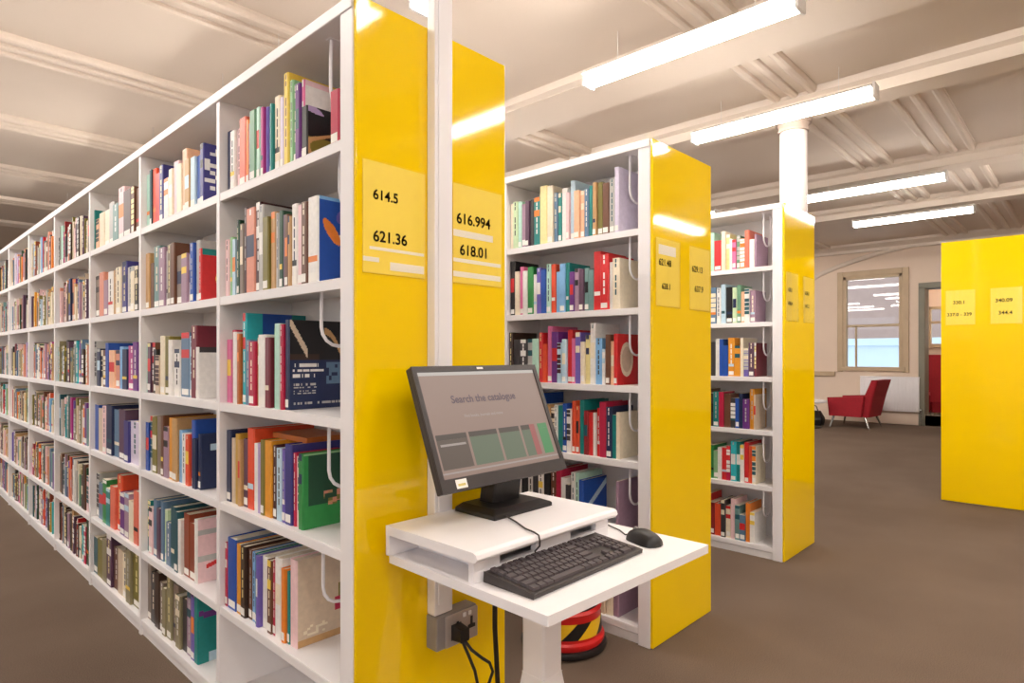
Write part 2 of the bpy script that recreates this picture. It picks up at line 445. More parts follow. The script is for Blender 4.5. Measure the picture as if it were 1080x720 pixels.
sign_holder(p2, 2.675, 0.205, 0.295, fr, 1.482, [('629.13', 0.178, 0.040, 0.02), ('637.9', 0.085, 0.040, 0.045)], [])
sign_holder(p3, 3.912, 0.205, 0.295, fr, 1.482, [('650.1', 0.178, 0.034, 0.03), ('658.4', 0.095, 0.034, 0.03)], [])
sign_holder(p3, 4.215, 0.205, 0.295, fr, 1.482, [('658.8', 0.178, 0.034, 0.03), ('660.2', 0.095, 0.034, 0.03)], [])

# fourth bookcase, seen only by its yellow end; it runs away from the viewer
bx, by1, by0 = 6.52, 0.995, 0.37
bc4 = empty('library_bookcase', (bx + 1.4, (by0 + by1) / 2, 0), 'bookcase at the right edge seen only by its wide yellow end', 'bookcase', 'double sided yellow ended bookcases')
part('end_upright', bc4, M_shelf, [(bx + 0.012, bx + 0.07, by0, by1, 0, 2.25)], 0.003)
part('upright', bc4, M_shelf, [(bx + 0.95, bx + 0.98, by0, by1, 0, 2.22)], 0.002)
part('upright', bc4, M_shelf, [(bx + 1.85, bx + 1.88, by0, by1, 0, 2.22)], 0.002)
part('upright', bc4, M_shelf, [(bx + 2.75, bx + 2.78, by0, by1, 0, 2.22)], 0.002)
part('back_panel', bc4, M_shelf, [(bx + 0.07, bx + 2.75, (by0 + by1) / 2 - 0.006, (by0 + by1) / 2 + 0.006, 0, 2.22)])
part('top_board', bc4, M_shelf, [(bx + 0.012, bx + 2.78, by0, by1, 2.22, 2.25)], 0.003)
for z in SHELVES['mid']:
    part('shelf', bc4, M_shelf, [(bx + 0.07, bx + 2.75, by0 + 0.004, by1 - 0.004, z - 0.025, z)], 0.002)
p4 = part('end_panel', bc4, M_yellow, [(bx, bx + 0.0118, by0, by1, 0.004, 2.25)], 0.001)
p4['label'] = 'glossy yellow end panel'
fx = lambda a, b_, n: (bx - n, by1 - a, b_)
sign_holder(p4, 0.035, 0.205, 0.295, fx, 1.53, [('330.1', 0.178, 0.040, 0.05), ('337.0 - 339', 0.075, 0.038, 0.008)], [])
sign_holder(p4, 0.345, 0.205, 0.295, fx, 1.53, [('340.09', 0.178, 0.042, 0.03), ('344.4', 0.075, 0.042, 0.05)], [])

# ------------------------------------------------------------------ books
BOOK_ROWS = {
    ('long', 0, 0): [(2.2919, 0.0169, 0.232, 'dark_teal'), (2.2668, 0.0333, 0.219, 'pale_blue'), (2.2339, 0.0326, 0.218, 'navy'), (2.1977, 0.0398, 0.209, 'white'), (2.1622, 0.0311, 0.21, 'pale_pink'), (2.1202, 0.053, 0.235, 'coral'), (2.0826, 0.0222, 0.219, 'orange'), (2.0605, 0.0219, 0.2, 'mauve'), (2.0282, 0.0428, 0.233, 'sage_green'), (1.9929, 0.0278, 0.235, 'mint'), (1.9687, 0.0205, 0.229, 'magenta'), (1.9483, 0.0203, 0.226, 'violet'), (1.9216, 0.0331, 0.225, 'light_blue'), (1.8953, 0.0195, 0.218, 'teal'), (1.8664, 0.0383, 0.236, 'cream'), (1.8348, 0.0249, 0.224, 'pale_lilac'), (1.8071, 0.0306, 0.289, 'yellow'), (1.7798, 0.024, 0.26, 'light_green'), (1.759, 0.0177, 0.242, 'green'), (1.7356, 0.029, 0.235, 'purple'), (1.7126, 0.0171, 0.242, 'pink', 'plain'), (1.6873, 0.0335, 0.154, 'black', 'swirl'), (1.5174, 0.044, 0.15, 'crimson')],
    ('long', 0, 1): [(2.2919, 0.0169, 0.218, 'dark_teal'), (2.2668, 0.0333, 0.208, 'peach'), (2.2339, 0.0326, 0.201, 'pale_pink'), (2.2056, 0.024, 0.207, 'light_green'), (2.1818, 0.0236, 0.197, 'pale_blue'), (2.1583, 0.0233, 0.26, 'dark_green'), (2.1314, 0.0305, 0.243, 'taupe'), (2.1049, 0.0225, 0.294, 'dark_maroon'), (2.0609, 0.0656, 0.286, 'salmon'), (2.0105, 0.0352, 0.297, 'dark_maroon'), (1.9757, 0.0344, 0.282, 'light_grey'), (1.9383, 0.0402, 0.236, 'olive'), (1.9019, 0.0327, 0.248, 'tan'), (1.8759, 0.0193, 0.241, 'light_grey'), (1.8536, 0.0253, 0.244, 'dark_green'), (1.8286, 0.0248, 0.228, 'plum'), (1.804, 0.0244, 0.224, 'brown'), (1.7828, 0.018, 0.215, 'tan'), (1.7561, 0.0353, 0.248, 'white'), (1.7241, 0.0287, 0.24, 'pale_pink'), (1.6929, 0.0337, 0.243, 'brown'), (1.6462, 0.0596, 0.251, 'white', 'bluebird')],
    ('long', 0, 2): [(2.2836, 0.0336, 0.244, 'white'), (2.2422, 0.0491, 0.223, 'pink'), (2.2017, 0.0319, 0.256, 'crimson'), (2.17, 0.0313, 0.248, 'white'), (2.1429, 0.0231, 0.241, 'dark_orange'), (2.1162, 0.0302, 0.311, 'turquoise', 'turq'), (2.0826, 0.037, 0.22, 'slate_blue'), (2.0426, 0.0432, 0.213, 'crimson'), (2.0069, 0.0281, 0.225, 'tan'), (1.9655, 0.0547, 0.234, 'white'), (1.9216, 0.0331, 0.224, 'maroon'), (1.8889, 0.0324, 0.253, 'green'), (1.8537, 0.0379, 0.266, 'mint'), (1.8255, 0.0186, 0.263, 'crimson'), (1.804, 0.0244, 0.276, 'navy', 'film')],
    ('long', 0, 3): [(2.2751, 0.0167, 0.241, 'mint'), (2.2422, 0.0491, 0.251, 'navy'), (2.2017, 0.0319, 0.227, 'beige'), (2.17, 0.0313, 0.244, 'ochre'), (2.1429, 0.0231, 0.226, 'tan'), (2.1125, 0.0377, 0.232, 'plum'), (2.068, 0.0512, 0.272, 'vermilion'), (2.0246, 0.0356, 0.225, 'white'), (1.9929, 0.0278, 0.228, 'lilac'), (1.9653, 0.0273, 0.243, 'olive'), (1.9284, 0.0466, 0.244, 'amber'), (1.8921, 0.026, 0.232, 'dark_maroon'), (1.8601, 0.0381, 0.226, 'pale_blue'), (1.8286, 0.0248, 0.227, 'violet'), (1.795, 0.0424, 0.245, 'indigo'), (1.7649, 0.0178, 0.222, 'crimson'), (1.7443, 0.0233, 0.213, 'pale_pink'), (1.7184, 0.0286, 0.224, 'green', 'greencov')],
    ('long', 0, 4): [(2.2793, 0.0251, 0.237, 'black'), (2.2503, 0.0329, 0.223, 'crimson'), (2.198, 0.0717, 0.247, 'blue', 'blueside'), (2.1429, 0.0384, 0.238, 'amber'), (2.105, 0.0375, 0.24, 'dark_brown'), (2.0715, 0.0294, 0.234, 'brown'), (2.0425, 0.0288, 0.231, 'light_blue'), (2.0175, 0.0212, 0.233, 'teal'), (1.9964, 0.0209, 0.232, 'violet'), (1.9621, 0.0477, 0.233, 'white'), (1.9216, 0.0331, 0.233, 'brown'), (1.8953, 0.0195, 0.236, 'crimson'), (1.8633, 0.0445, 0.253, 'white'), (1.8286, 0.0248, 0.228, 'orange'), (1.807, 0.0183, 0.222, 'teal'), (1.7769, 0.0418, 0.266, 'pale_pink', 'beigecov')],
    ('long', 1, 0): [(3.1254, 0.04, 0.243, 'mint'), (3.0923, 0.0263, 0.258, 'dark_teal'), (3.0534, 0.0515, 0.256, 'vermilion'), (2.9963, 0.0626, 0.224, 'red'), (2.9407, 0.0487, 0.246, 'indigo'), (2.8868, 0.0591, 0.179, 'white'), (2.8343, 0.046, 0.208, 'cream'), (2.7832, 0.056, 0.231, 'pale_pink'), (2.7281, 0.0544, 0.206, 'cream'), (2.6745, 0.0528, 0.256, 'peach'), (2.6225, 0.0513, 0.201, 'tan'), (2.5719, 0.0498, 0.2, 'pale_blue'), (2.5276, 0.0389, 0.199, 'blue'), (2.4891, 0.038, 0.234, 'indigo', 'indigo')],
    ('long', 1, 1): [(3.1188, 0.0532, 0.253, 'tan'), (3.0727, 0.039, 0.206, 'brown'), (3.0153, 0.0758, 0.274, 'grey_teal'), (2.9409, 0.073, 0.259, 'mauve'), (2.8809, 0.0472, 0.239, 'light_grey'), (2.8343, 0.046, 0.258, 'taupe'), (2.7888, 0.0449, 0.26, 'brown'), (2.7336, 0.0654, 0.202, 'taupe'), (2.6693, 0.0632, 0.202, 'mauve'), (2.6173, 0.0409, 0.195, 'white'), (2.5769, 0.04, 0.233, 'blue'), (2.5373, 0.0391, 0.239, 'light_grey'), (2.5034, 0.0288, 0.203, 'red', 'redcov')],
    ('long', 1, 2): [(3.132, 0.0268, 0.212, 'mint'), (3.0989, 0.0395, 0.225, 'plum'), (3.0598, 0.0388, 0.225, 'brown'), (3.0214, 0.038, 0.194, 'black'), (2.9776, 0.0496, 0.168, 'beige'), (2.9227, 0.0602, 0.251, 'cream'), (2.8633, 0.0584, 0.247, 'olive'), (2.8114, 0.0455, 0.232, 'white'), (2.7555, 0.0662, 0.193, 'white'), (2.6749, 0.095, 0.259, 'slate_blue'), (2.6121, 0.0306, 0.244, 'pale_blue'), (2.567, 0.0596, 0.283, 'maroon'), (2.5227, 0.0291, 0.199, 'white', 'whitecov')],
    ('long', 1, 3): [(3.1121, 0.0398, 0.216, 'blue'), (3.0727, 0.039, 0.246, 'light_grey'), (3.0215, 0.0634, 0.244, 'olive'), (2.9592, 0.0614, 0.252, 'taupe'), (2.9105, 0.0359, 0.258, 'brown'), (2.8633, 0.0584, 0.215, 'mauve'), (2.8114, 0.0455, 0.256, 'amber'), (2.761, 0.0553, 0.257, 'tan'), (2.7118, 0.0431, 0.212, 'light_blue'), (2.6692, 0.0421, 0.203, 'white'), (2.6276, 0.0411, 0.201, 'vermilion'), (2.5869, 0.0402, 0.262, 'blue'), (2.5471, 0.0393, 0.193, 'navy'), (2.513, 0.0289, 0.213, 'navy', 'navycov')],
    ('long', 1, 4): [(3.1254, 0.04, 0.232, 'teal'), (3.0793, 0.0522, 0.207, 'pale_pink'), (3.0278, 0.0509, 0.249, 'slate_blue'), (2.9776, 0.0496, 0.22, 'plum'), (2.9346, 0.0364, 0.256, 'slate_blue'), (2.8986, 0.0357, 0.226, 'pale_green'), (2.8517, 0.0581, 0.181, 'slate_blue'), (2.7945, 0.0563, 0.258, 'dark_teal'), (2.7444, 0.0439, 0.247, 'dark_teal'), (2.7063, 0.0322, 0.221, 'white'), (2.6588, 0.0628, 0.251, 'rust'), (2.5971, 0.0607, 0.223, 'rust'), (2.552, 0.0296, 0.248, 'white', 'pinkcov')],
    ('long', 1, 5): [(3.1188, 0.0532, 0.265, 'taupe'), (3.0599, 0.0646, 0.222, 'charcoal'), (2.9963, 0.0626, 0.243, 'dark_brown'), (2.9407, 0.0487, 0.211, 'taupe'), (2.8927, 0.0475, 0.201, 'khaki'), (2.8401, 0.0577, 0.261, 'khaki'), (2.7832, 0.056, 0.243, 'taupe'), (2.7281, 0.0544, 0.214, 'khaki'), (2.6745, 0.0528, 0.21, 'charcoal'), (2.6225, 0.0513, 0.252, 'mauve'), (2.5769, 0.04, 0.247, 'violet'), (2.5373, 0.0391, 0.264, 'teal', 'tealcov')],
    ('mid', 0, 0): [(2.2426, 0.0275, 0.24, 'cream'), (2.2119, 0.0339, 0.245, 'pale_green'), (2.1815, 0.0268, 0.241, 'mint'), (2.1549, 0.0265, 0.225, 'mauve'), (2.1285, 0.0262, 0.235, 'plum'), (2.1025, 0.0259, 0.24, 'charcoal'), (2.0672, 0.0446, 0.244, 'teal'), (2.0199, 0.05, 0.293, 'pale_yellow'), (1.9765, 0.0368, 0.285, 'cream'), (1.9461, 0.0242, 0.246, 'slate_blue'), (1.922, 0.0239, 0.24, 'teal'), (1.8924, 0.0354, 0.258, 'white'), (1.866, 0.0175, 0.232, 'pale_pink'), (1.8428, 0.0288, 0.287, 'pale_blue'), (1.8113, 0.0341, 0.231, 'peach'), (1.7803, 0.028, 0.225, 'peach'), (1.7525, 0.0276, 0.229, 'slate_blue'), (1.7277, 0.0219, 0.238, 'teal'), (1.706, 0.0216, 0.249, 'tan'), (1.6791, 0.032, 0.247, 'olive'), (1.6447, 0.0368, 0.236, 'brown'), (1.6109, 0.031, 0.25, 'light_grey'), (1.5826, 0.0255, 0.296, 'pale_lilac'), (1.5573, 0.0252, 0.251, 'brown'), (1.5323, 0.0249, 0.251, 'cream')],
    ('mid', 0, 1): [(2.2392, 0.0343, 0.285, 'black'), (2.2051, 0.0338, 0.228, 'cream'), (2.1748, 0.0267, 0.25, 'pink'), (2.145, 0.033, 0.225, 'white'), (2.109, 0.039, 0.242, 'green'), (2.0799, 0.0192, 0.202, 'white'), (2.0544, 0.0317, 0.232, 'violet'), (2.0229, 0.0313, 0.22, 'blue'), (1.9919, 0.0308, 0.246, 'mint'), (1.9613, 0.0304, 0.242, 'vermilion'), (1.931, 0.03, 0.202, 'light_blue'), (1.8983, 0.0355, 0.237, 'light_blue'), (1.8689, 0.0233, 0.239, 'teal'), (1.8428, 0.0288, 0.193, 'purple'), (1.8142, 0.0284, 0.206, 'mauve'), (1.7859, 0.0281, 0.2, 'plum'), (1.758, 0.0277, 0.203, 'grey_teal'), (1.7305, 0.0274, 0.193, 'grey_teal'), (1.6953, 0.043, 0.274, 'red'), (1.6501, 0.0474, 0.256, 'red'), (1.6186, 0.0156, 0.217, 'white'), (1.5903, 0.0409, 0.232, 'cream'), (1.5523, 0.0351, 0.224, 'cream'), (1.5224, 0.0247, 0.232, 'khaki')],
    ('mid', 0, 2): [(2.2426, 0.0275, 0.255, 'dark_brown'), (2.2051, 0.0474, 0.218, 'charcoal'), (2.1582, 0.0464, 0.217, 'charcoal'), (2.1155, 0.0391, 0.219, 'light_grey'), (2.0736, 0.0448, 0.22, 'mint'), (2.0386, 0.0252, 0.25, 'red'), (2.0136, 0.0249, 0.193, 'vermilion'), (1.9857, 0.0308, 0.28, 'pink'), (1.9492, 0.0424, 0.251, 'purple'), (1.9161, 0.0238, 0.197, 'pale_blue'), (1.8894, 0.0294, 0.214, 'pale_blue'), (1.8602, 0.0291, 0.259, 'red'), (1.8342, 0.023, 0.217, 'pink'), (1.8057, 0.034, 0.245, 'violet'), (1.7775, 0.0224, 0.2, 'cream'), (1.7525, 0.0276, 0.231, 'pale_yellow'), (1.7223, 0.0327, 0.286, 'white'), (1.6872, 0.0375, 0.215, 'light_blue'), (1.6605, 0.0159, 0.165, 'white'), (1.6395, 0.0262, 0.231, 'brown'), (1.6134, 0.0259, 0.2, 'peach'), (1.5903, 0.0205, 0.233, 'red', 'redring')],
    ('mid', 0, 3): [(2.2358, 0.0411, 0.254, 'brown'), (2.195, 0.0404, 0.221, 'green'), (2.1516, 0.0463, 0.211, 'red'), (2.109, 0.039, 0.212, 'teal'), (2.0704, 0.0383, 0.279, 'blue'), (2.0324, 0.0377, 0.209, 'white'), (1.995, 0.0371, 0.227, 'tan'), (1.9643, 0.0244, 0.213, 'charcoal'), (1.94, 0.0241, 0.226, 'white'), (1.9131, 0.0298, 0.224, 'teal'), (1.8835, 0.0294, 0.235, 'blue'), (1.8572, 0.0232, 0.211, 'white'), (1.8342, 0.023, 0.25, 'vermilion'), (1.8113, 0.0227, 0.228, 'vermilion'), (1.7859, 0.0281, 0.257, 'teal'), (1.758, 0.0277, 0.208, 'dark_red'), (1.7305, 0.0274, 0.201, 'red'), (1.7087, 0.0162, 0.202, 'white'), (1.6898, 0.0215, 0.224, 'red'), (1.6606, 0.037, 0.254, 'crimson'), (1.6264, 0.0312, 0.233, 'navy'), (1.6005, 0.0206, 0.199, 'teal'), (1.5775, 0.0254, 0.212, 'cream'), (1.5473, 0.0351, 0.214, 'mauve'), (1.5199, 0.0198, 0.228, 'taupe')],
    ('mid', 0, 4): [(2.2358, 0.0411, 0.216, 'charcoal'), (2.195, 0.0404, 0.233, 'white'), (2.1549, 0.0397, 0.208, 'black'), (2.1155, 0.0391, 0.256, 'white'), (2.0768, 0.0384, 0.233, 'charcoal'), (2.0387, 0.0378, 0.246, 'white'), (2.0012, 0.0372, 0.231, 'black'), (1.9643, 0.0366, 0.236, 'brown'), (1.9281, 0.036, 0.256, 'crimson'), (1.8924, 0.0354, 0.218, 'white'), (1.8631, 0.0233, 0.19, 'charcoal'), (1.837, 0.0288, 0.25, 'white'), (1.8113, 0.0227, 0.25, 'mint'), (1.7859, 0.0281, 0.221, 'blue', 'bluewide'), (1.5699, 0.0304, 0.246, 'mauve'), (1.5423, 0.025, 0.183, 'charcoal')],
    ('mid', 0, 5): [(1.8342, 0.0459, 0.23, 'crimson'), (1.7944, 0.0338, 0.214, 'beige'), (1.7608, 0.0333, 0.232, 'cream'), (1.7278, 0.0328, 0.174, 'taupe'), (1.6952, 0.0323, 0.249, 'pale_pink'), (1.6632, 0.0318, 0.238, 'beige'), (1.629, 0.0365, 0.242, 'cream'), (1.5954, 0.0308, 0.29, 'mauve'), (1.5674, 0.0253, 0.194, 'taupe')],
    ('far', 0, 0): [(1.9149, 0.0406, 0.192, 'green'), (1.8713, 0.0466, 0.259, 'mint'), (1.8218, 0.0524, 0.2, 'red'), (1.7826, 0.0259, 0.256, 'cream'), (1.7569, 0.0256, 0.234, 'pale_yellow'), (1.7345, 0.0191, 0.202, 'white'), (1.7123, 0.0253, 0.193, 'pink'), (1.6872, 0.025, 0.217, 'sage_green'), (1.6592, 0.031, 0.194, 'orange'), (1.6283, 0.0307, 0.243, 'coral'), (1.5978, 0.0304, 0.182, 'white'), (1.5646, 0.036, 0.213, 'mauve'), (1.5318, 0.0297, 0.225, 'olive')],
    ('far', 0, 1): [(1.9082, 0.054, 0.212, 'tan'), (1.858, 0.0464, 0.24, 'slate_blue'), (1.8185, 0.0327, 0.235, 'white'), (1.7859, 0.0324, 0.256, 'pale_blue'), (1.7473, 0.0447, 0.235, 'black'), (1.7092, 0.0315, 0.23, 'pale_green'), (1.6809, 0.025, 0.244, 'sage_green'), (1.656, 0.0248, 0.2, 'peach'), (1.6283, 0.0307, 0.217, 'white'), (1.5948, 0.0364, 0.203, 'mauve'), (1.5616, 0.03, 0.237, 'taupe'), (1.5289, 0.0355, 0.238, 'navy'), (1.4964, 0.0293, 0.199, 'indigo')],
    ('far', 0, 2): [(1.9149, 0.0406, 0.207, 'brown'), (1.868, 0.0533, 0.225, 'charcoal'), (1.8283, 0.0263, 0.247, 'white'), (1.8021, 0.026, 0.242, 'blue'), (1.773, 0.0322, 0.201, 'blue'), (1.7346, 0.0445, 0.25, 'amber'), (1.6904, 0.0439, 0.198, 'amber'), (1.6591, 0.0186, 0.248, 'cream'), (1.6345, 0.0307, 0.182, 'violet'), (1.6009, 0.0365, 0.216, 'plum'), (1.5646, 0.036, 0.214, 'maroon'), (1.5318, 0.0297, 0.215, 'maroon'), (1.4994, 0.0352, 0.2, 'khaki')],
    ('far', 0, 3): [(1.9149, 0.0406, 0.246, 'brown'), (1.8746, 0.04, 0.219, 'charcoal'), (1.8349, 0.0395, 0.23, 'teal'), (1.7989, 0.0325, 0.231, 'crimson'), (1.7601, 0.0449, 0.218, 'brown'), (1.7218, 0.0317, 0.192, 'charcoal'), (1.6935, 0.0251, 0.193, 'blue'), (1.6685, 0.0249, 0.225, 'navy'), (1.6345, 0.043, 0.19, 'purple'), (1.5978, 0.0304, 0.254, 'amber'), (1.5676, 0.03, 0.221, 'beige'), (1.5377, 0.0297, 0.197, 'charcoal')],
    ('far', 0, 4): [(1.9149, 0.0406, 0.201, 'white'), (1.8746, 0.04, 0.218, 'green'), (1.8382, 0.033, 0.184, 'light_green'), (1.8086, 0.0261, 0.21, 'white'), (1.7794, 0.0323, 0.211, 'red'), (1.7505, 0.0256, 0.225, 'crimson'), (1.7187, 0.038, 0.257, 'turquoise'), (1.6872, 0.025, 0.258, 'teal'), (1.6622, 0.0248, 0.239, 'white'), (1.6345, 0.0307, 0.258, 'red'), (1.6069, 0.0244, 0.238, 'vermilion'), (1.5797, 0.0302, 0.239, 'cream'), (1.5467, 0.0358, 0.202, 'slate_blue'), (1.5141, 0.0295, 0.192, 'taupe'), (1.4847, 0.0292, 0.196, 'charcoal')],
    ('far', 0, 5): [(1.9149, 0.0406, 0.26, 'red'), (1.8713, 0.0466, 0.212, 'dark_red'), (1.8251, 0.0459, 0.21, 'vermilion'), (1.7859, 0.0324, 0.242, 'charcoal'), (1.7537, 0.032, 0.207, 'cream'), (1.7218, 0.0317, 0.258, 'pale_pink'), (1.6903, 0.0313, 0.221, 'grey_teal'), (1.6561, 0.0372, 0.166, 'slate_blue'), (1.6222, 0.0306, 0.246, 'orange'), (1.5917, 0.0303, 0.193, 'white'), (1.5616, 0.03, 0.261, 'pale_green'), (1.5318, 0.0297, 0.215, 'plum'), (1.4994, 0.0352, 0.195, 'lilac')],
    ('long', 2, 0): [(4.0303, 0.0399, 0.226, 'teal'), (3.9811, 0.0586, 0.172, 'peach'), (3.9045, 0.0946, 0.194, 'cream'), (3.8116, 0.0911, 0.194, 'cream'), (3.7223, 0.0877, 0.219, 'light_grey'), (3.6279, 0.101, 0.194, 'grey_teal'), (3.5291, 0.0967, 0.26, 'pale_pink'), (3.4194, 0.1227, 0.227, 'dark_maroon'), (3.3359, 0.0443, 0.228, 'brown'), (3.2779, 0.0718, 0.213, 'brown')],
    ('long', 2, 1): [(4.0011, 0.0984, 0.229, 'taupe'), (3.9045, 0.0946, 0.24, 'salmon'), (3.8206, 0.0731, 0.192, 'mauve'), (3.7399, 0.0883, 0.229, 'white'), (3.6532, 0.0851, 0.231, 'tan'), (3.5696, 0.082, 0.235, 'cream'), (3.489, 0.0791, 0.256, 'indigo'), (3.4037, 0.0914, 0.222, 'light_grey'), (3.3286, 0.0588, 0.193, 'cream'), (3.2706, 0.0572, 0.212, 'charcoal')],
    ('long', 2, 2): [(4.0205, 0.0595, 0.246, 'light_grey'), (3.9617, 0.0581, 0.204, 'navy'), (3.8949, 0.0754, 0.196, 'cream'), (3.8297, 0.0551, 0.196, 'brown'), (3.7752, 0.0538, 0.232, 'blue'), (3.6963, 0.104, 0.194, 'peach'), (3.6108, 0.0668, 0.193, 'salmon'), (3.545, 0.0649, 0.211, 'light_blue'), (3.4732, 0.0786, 0.197, 'navy'), (3.3812, 0.1055, 0.213, 'magenta'), (3.2923, 0.0723, 0.23, 'purple')],
    ('long', 2, 3): [(3.991, 0.0784, 0.247, 'blue'), (3.9045, 0.0946, 0.231, 'beige'), (3.8206, 0.0731, 0.249, 'pale_pink'), (3.7312, 0.1056, 0.259, 'navy'), (3.6279, 0.101, 0.24, 'slate_blue'), (3.5212, 0.1124, 0.248, 'plum'), (3.4265, 0.0769, 0.199, 'indigo'), (3.3221, 0.1319, 0.202, 'pale_lilac')],
    ('long', 2, 4): [(4.0107, 0.0791, 0.239, 'light_grey'), (3.9142, 0.114, 0.195, 'slate_blue'), (3.8206, 0.0731, 0.23, 'green'), (3.7486, 0.0709, 0.194, 'teal'), (3.6702, 0.0857, 0.216, 'coral'), (3.5861, 0.0826, 0.284, 'vermilion'), (3.5049, 0.0797, 0.207, 'purple'), (3.4265, 0.0769, 0.216, 'mauve'), (3.3509, 0.0743, 0.191, 'cream'), (3.2779, 0.0718, 0.25, 'coral')],
    ('long', 2, 5): [(4.0011, 0.0984, 0.197, 'dark_teal'), (3.9045, 0.0946, 0.202, 'olive'), (3.8116, 0.0911, 0.222, 'khaki'), (3.7223, 0.0877, 0.264, 'plum'), (3.6362, 0.0845, 0.213, 'brown'), (3.5532, 0.0815, 0.223, 'beige'), (3.4732, 0.0786, 0.222, 'cream'), (3.396, 0.0759, 0.257, 'khaki'), (3.3071, 0.1019, 0.26, 'olive')],
}


ACC = ['white', 'cream', 'black', 'navy', 'yellow', 'red', 'dark_teal', 'orange', 'pale_blue']
LIGHT = {'white', 'cream', 'pale_blue', 'pale_pink', 'pale_lilac', 'mint', 'pale_green', 'pale_yellow', 'light_grey', 'beige', 'peach', 'light_blue', 'yellow', 'lilac', 'tan', 'light_green'}
def hash2(a, b_):
    return math.sin(a * 12.9898 + b_ * 78.233) * 43758.5453 % 1.0

def art_colour(kind, a, b_):
    """cover pictures: a runs from the spine (0) to the fore edge (1), b_ from the bottom (0) to the top (1)"""
    if kind == 'bluebird':
        def el(cx, cy, rx, ry, th):
            x_, y_ = (a - cx) * math.cos(th) + (b_ - cy) * math.sin(th), -(a - cx) * math.sin(th) + (b_ - cy) * math.cos(th)
            return (x_ / rx) ** 2 + (y_ / ry) ** 2 < 1
        if el(0.22, 0.60, 0.20, 0.075, -0.75): return 'orange'
        if el(0.62, 0.46, 0.30, 0.065, -0.35): return 'cream'
        if el(0.72, 0.36, 0.26, 0.04, -0.2): return 'teal'
        if el(0.80, 0.58, 0.22, 0.06, -0.3): return 'dark_brown'
        if el(0.45, 0.80, 0.16, 0.09, 0.3): return 'violet'
        if b_ > 0.965: return 'light_blue'
        return 'blue'
    if kind == 'film':
        if b_ > 0.55:
            if abs(b_ - (0.98 - a * 1.2)) < 0.055 and a < 0.3: return 'beige'
            if 0.60 < a < 0.92 and abs(b_ - (0.88 - (a - 0.6) ** 2 * 3.0)) < 0.04: return 'tan'
            if b_ < 0.62 and a < 0.5: return 'dark_brown'
            return 'black'
        if 0.36 < b_ < 0.53 and 0.04 < a < 0.58:
            row = int((b_ - 0.36) / 0.057); q = (b_ - 0.36) / 0.057 - row
            if q < 0.6 and hash2(int(a * 40), row + 3) > 0.22 and a < (0.40, 0.58, 0.46)[min(row, 2)] + 0.02: return 'white'
        if 0.17 < b_ < 0.29 and 0.06 < a < 0.45 and int(b_ * 60) % 2 == 0 and hash2(int(a * 50), int(b_ * 60)) > 0.35: return 'light_grey'
        if 0.05 < b_ < 0.08 and 0.06 < a < 0.95 and hash2(int(a * 40), 9) > 0.4: return 'light_grey'
        if 0.62 < a and 0.28 < b_ < 0.52 and hash2(int(a * 18), int(b_ * 22)) > 0.35: return 'slate_blue'
        return 'navy'
    if kind == 'greencov':
        if b_ > 0.97: return 'light_green'
        if a > 0.35 and 0.28 < b_ < 0.48 and hash2(int(a * 14), int(b_ * 16)) > 0.3: return ('tan', 'salmon', 'olive')[int(hash2(int(a * 14), int(b_ * 30)) * 3)]
        if b_ < 0.30 or a < 0.08: return 'green'
        return 'dark_green'
    if kind == 'beigecov':
        if 0.62 < a < 0.95 and 0.30 < b_ < 0.46: return 'crimson'
        if 0.68 < a < 0.9 and 0.46 <= b_ < 0.62: return 'olive'
        if b_ < 0.08: return 'tan'
        if 0.1 < a < 0.5 and 0.10 < b_ < 0.22 and hash2(int(a * 20), int(b_ * 30)) > 0.5: return 'cream'
        return 'beige'
    if kind == 'swirl':
        v = math.sin(a * 9 + 3 * math.sin(b_ * 7)) + math.sin(b_ * 8 - a * 3)
        if v > 0.9: return 'tan' if b_ < 0.6 else 'lilac'
        if b_ < 0.42 and v > -0.2: return 'olive'
        return 'black'
    if kind == 'plain': return 'white' if b_ < 0.93 else 'pale_pink'
    if kind in ('turq',): return 'turquoise' if a < 0.25 else ('blue' if a < 0.75 else 'teal')
    if kind == 'blueside': return 'blue' if b_ < 0.97 else 'slate_blue'
    if kind == 'indigo': return 'white' if hash2(int(a * 9), int(b_ * 16)) > 0.62 else 'indigo'
    if kind == 'redcov': return 'yellow' if (a - 0.5) ** 2 + (b_ - 0.45) ** 2 < 0.04 else ('teal' if b_ > 0.88 else 'red')
    if kind == 'whitecov': return 'khaki' if (a - 0.75) ** 2 * 2 + (b_ - 0.35) ** 2 < 0.07 else ('charcoal' if b_ > 0.9 and a < 0.7 else 'white')
    if kind == 'navycov': return 'salmon' if (a - 0.7) ** 2 + (b_ - 0.28) ** 2 < 0.05 else ('pale_blue' if 0.7 < b_ < 0.82 and 0.2 < a < 0.8 else 'navy')
    if kind == 'pinkcov': return 'red' if abs(b_ - 0.2 - a * 0.25) < 0.035 and a > 0.15 else ('light_grey' if int(b_ * 12) % 5 == 4 else 'pale_pink')
    if kind == 'tealcov': return 'purple' if 0.66 < b_ < 0.78 and hash2(int(a * 10), int(b_ * 20)) > 0.4 else ('pale_blue' if b_ < 0.14 and 0.2 < a < 0.7 else 'teal')
    if kind == 'redring':
        q = ((a - 0.42) / 0.30) ** 2 + ((b_ - 0.5) / 0.34) ** 2
        return 'cream' if q < 1 and q > 0.55 else ('beige' if q <= 0.55 else 'red')
    if kind == 'bluewide': return 'pale_blue' if abs(b_ - 0.3 - a * 0.6) < 0.07 else ('white' if b_ < 0.12 else 'blue')
    return 'white'

